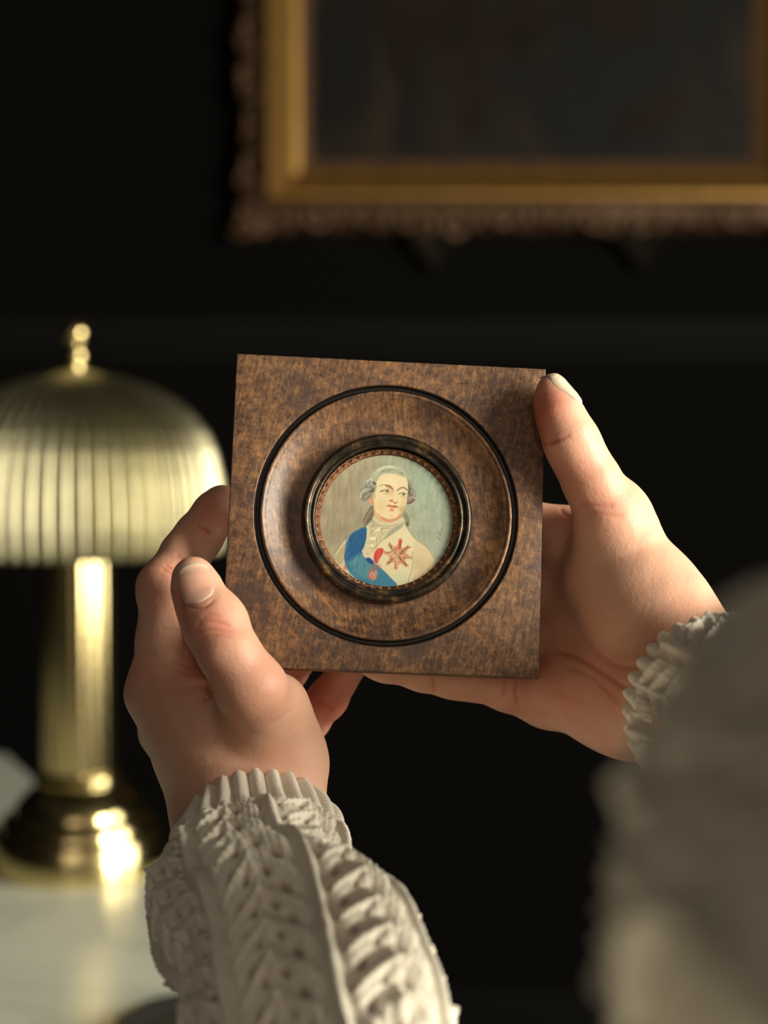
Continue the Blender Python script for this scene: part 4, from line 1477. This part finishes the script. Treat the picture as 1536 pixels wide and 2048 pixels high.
def lace(U, TH, R_, ph=0.0, panels=7, amp=1.0, hs=1.0):
    """openwork feather panels between thin raised cords"""
    q = (TH / (2 * PI) * panels + ph) % panels
    pid = np.floor(q)
    x = q - pid - .5                                       # -.5 .. .5 across one panel
    wmm = 2 * PI * R_ / panels
    c = x * wmm
    dc = (.5 - np.abs(x)) * wmm                            # distance to the nearest cord
    cord = 2.1 * np.exp(-(dc / 1.25) ** 2) * (1 + .10 * np.sin(U * 2.6 + 1.5 * np.sign(x))) - .9 * np.exp(-((dc - 3.0) / 1.1) ** 2)
    per = 11.0
    body = np.clip((dc - 2.6) / 1.6, 0, 1)
    v = U - np.abs(c) * .85 + per * (.5 * (pid % 2) + .13 * pid)
    ph1 = 2 * PI * v / per
    leaf = 1.15 * np.cos(ph1) + .42 * np.cos(3 * ph1 + .6) + .16 * np.cos(5 * ph1)
    spine = .9 * np.exp(-(c / 1.0) ** 2)
    stitch = .20 * np.cos(2 * PI * U / 1.8 + 2.2 * np.sin(c * 2 * PI / 2.6)) + .16 * np.cos(2 * PI * c / 1.7)
    hole = np.zeros_like(U)
    k = np.floor(v / per)
    rnd = .75 + .5 * hash2(k, pid)
    f = (v / per - k - .5) * per
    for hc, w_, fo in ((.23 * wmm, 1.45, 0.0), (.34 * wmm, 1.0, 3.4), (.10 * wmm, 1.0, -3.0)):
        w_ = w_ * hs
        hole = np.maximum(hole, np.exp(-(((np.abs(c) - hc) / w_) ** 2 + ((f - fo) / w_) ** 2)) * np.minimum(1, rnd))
    d = cord + body * (leaf + spine) + stitch - 2.7 * hole
    return d * amp, hole


def big_fold(U, TH, s):
    return 1.3 * np.sin(TH * 2 + U * .05 + s) + 1.0 * np.sin(TH * 3 - U * .08 + 2 * s) + .8 * np.sin(U * .16 + TH + s)


def left_disp(U, TH, R_):
    d, hole = lace(U - 15, TH, R_, ph=.32)
    rib = 1.15 * (np.abs(np.cos(TH * 14)) ** .9 * 2 - 1) + .22 * np.sin(U * 3.0 + 1.5 * np.cos(TH * 28))
    k = np.clip((U - 25) / 7, 0, 1)
    k = k * k * (3 - 2 * k)
    edge = -1.2 * np.exp(-(U / 1.2) ** 2)
    out_ = rib * (1 - k) + d * k + edge + big_fold(U, TH, .7) * np.clip(U / 20, 0, 1)
    # the fuller sleeve bags out past the cuff on the outer (thumb-away) side
    side = np.exp(-((np.angle(np.exp(1j * (TH - PI)))) / .9) ** 2)
    bag = np.clip((U - 32) / 6, 0, 1)
    out_ += side * bag * bag * (3 - 2 * bag) * 5.0 * np.exp(-np.maximum(U - 40, 0) / 60)
    # scalloped cast-on edge
    return out_, hole * k


def right_disp(U, TH, R_):
    d, hole = lace(U - 15, TH, R_, ph=.4, amp=1.15, hs=1.7)
    rib = 1.3 * (np.abs(np.cos(TH * 17)) ** .8 * 2 - 1) + .5 * np.sin(U * 2.6 + TH * 9)
    k = np.clip((U - 10) / 5, 0, 1)
    return rib * (1 - k) + d * k + big_fold(U, TH, 2.1) * np.clip(U / 20, 0, 1), hole * k


def rows(fine, fstep, cstep):
    def f(Lt):
        Ft = min(fine, Lt)
        return np.r_[np.arange(0, Ft, fstep), np.arange(Ft, Lt, cstep), Lt]
    return f


def sleeve(name, path, radii, disp_fn, fine, parent, label, ncols=540):
    V_, Q, hole = tube(path, radii, np.array([1.0, 0, 0]), rows(fine, .55, 3.0), ncols, disp_fn)
    # rolled inner hem: first ring turned inward
    first = V_[:ncols]
    c0 = first.mean(0)
    ax = np.array(path[1]) - np.array(path[0])
    ax /= np.linalg.norm(ax)
    inner1 = c0 + (first - c0) * .95 - ax * .6
    inner2 = c0 + (first - c0) * .90 + ax * .5
    inner3 = c0 + (first - c0) * .88 + ax * 14
    Vn = np.concatenate([inner3, inner2, inner1, V_])
    i_, j_ = np.meshgrid(np.arange(3), np.arange(ncols), indexing='ij')
    Qi = np.stack([i_ * ncols + j_, i_ * ncols + (j_ + 1) % ncols, (i_ + 1) * ncols + (j_ + 1) % ncols, (i_ + 1) * ncols + j_], -1).reshape(-1, 4)
    Q = np.concatenate([Qi, Q + 3 * ncols])
    hole = np.r_[np.zeros(3 * ncols), hole]
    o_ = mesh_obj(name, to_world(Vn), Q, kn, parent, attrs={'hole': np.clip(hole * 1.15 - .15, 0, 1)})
    adopt(o_, person)
    o_['label'] = label
    return o_


lp = [HP(512, 1662, -12), HP(524, 1730, -34), HP(548, 1850, -66), HP(640, 2060, -112), np.array([2, -205, -270.]), np.array([-70, -215, -120.]), np.array([-190, -160, 60.])]
lr = [22.5, 26.0, 29.0, 32, 42, 50, 62]
sleeve('sweater_sleeve', lp, lr, left_disp, 130, None, 'cream openwork knit sleeve around the lower left wrist')
rp_ = [HP(1432, 1416, -42), HP(1494, 1452, -70), HP(1605, 1508, -118), HP(1712, 1640, -205), P3(1898, 1950, 216), P3(2150, 1760, 172), np.array([95, -45, -60.]), np.array([150, -60, 90.])]
rr_ = [27.0, 28.0, 29.5, 34.5, 45, 43, 48, 58]
sleeve('sweater_sleeve', rp_, rr_, right_disp, 120, None, 'blurred cream knit sleeve close to the viewer')
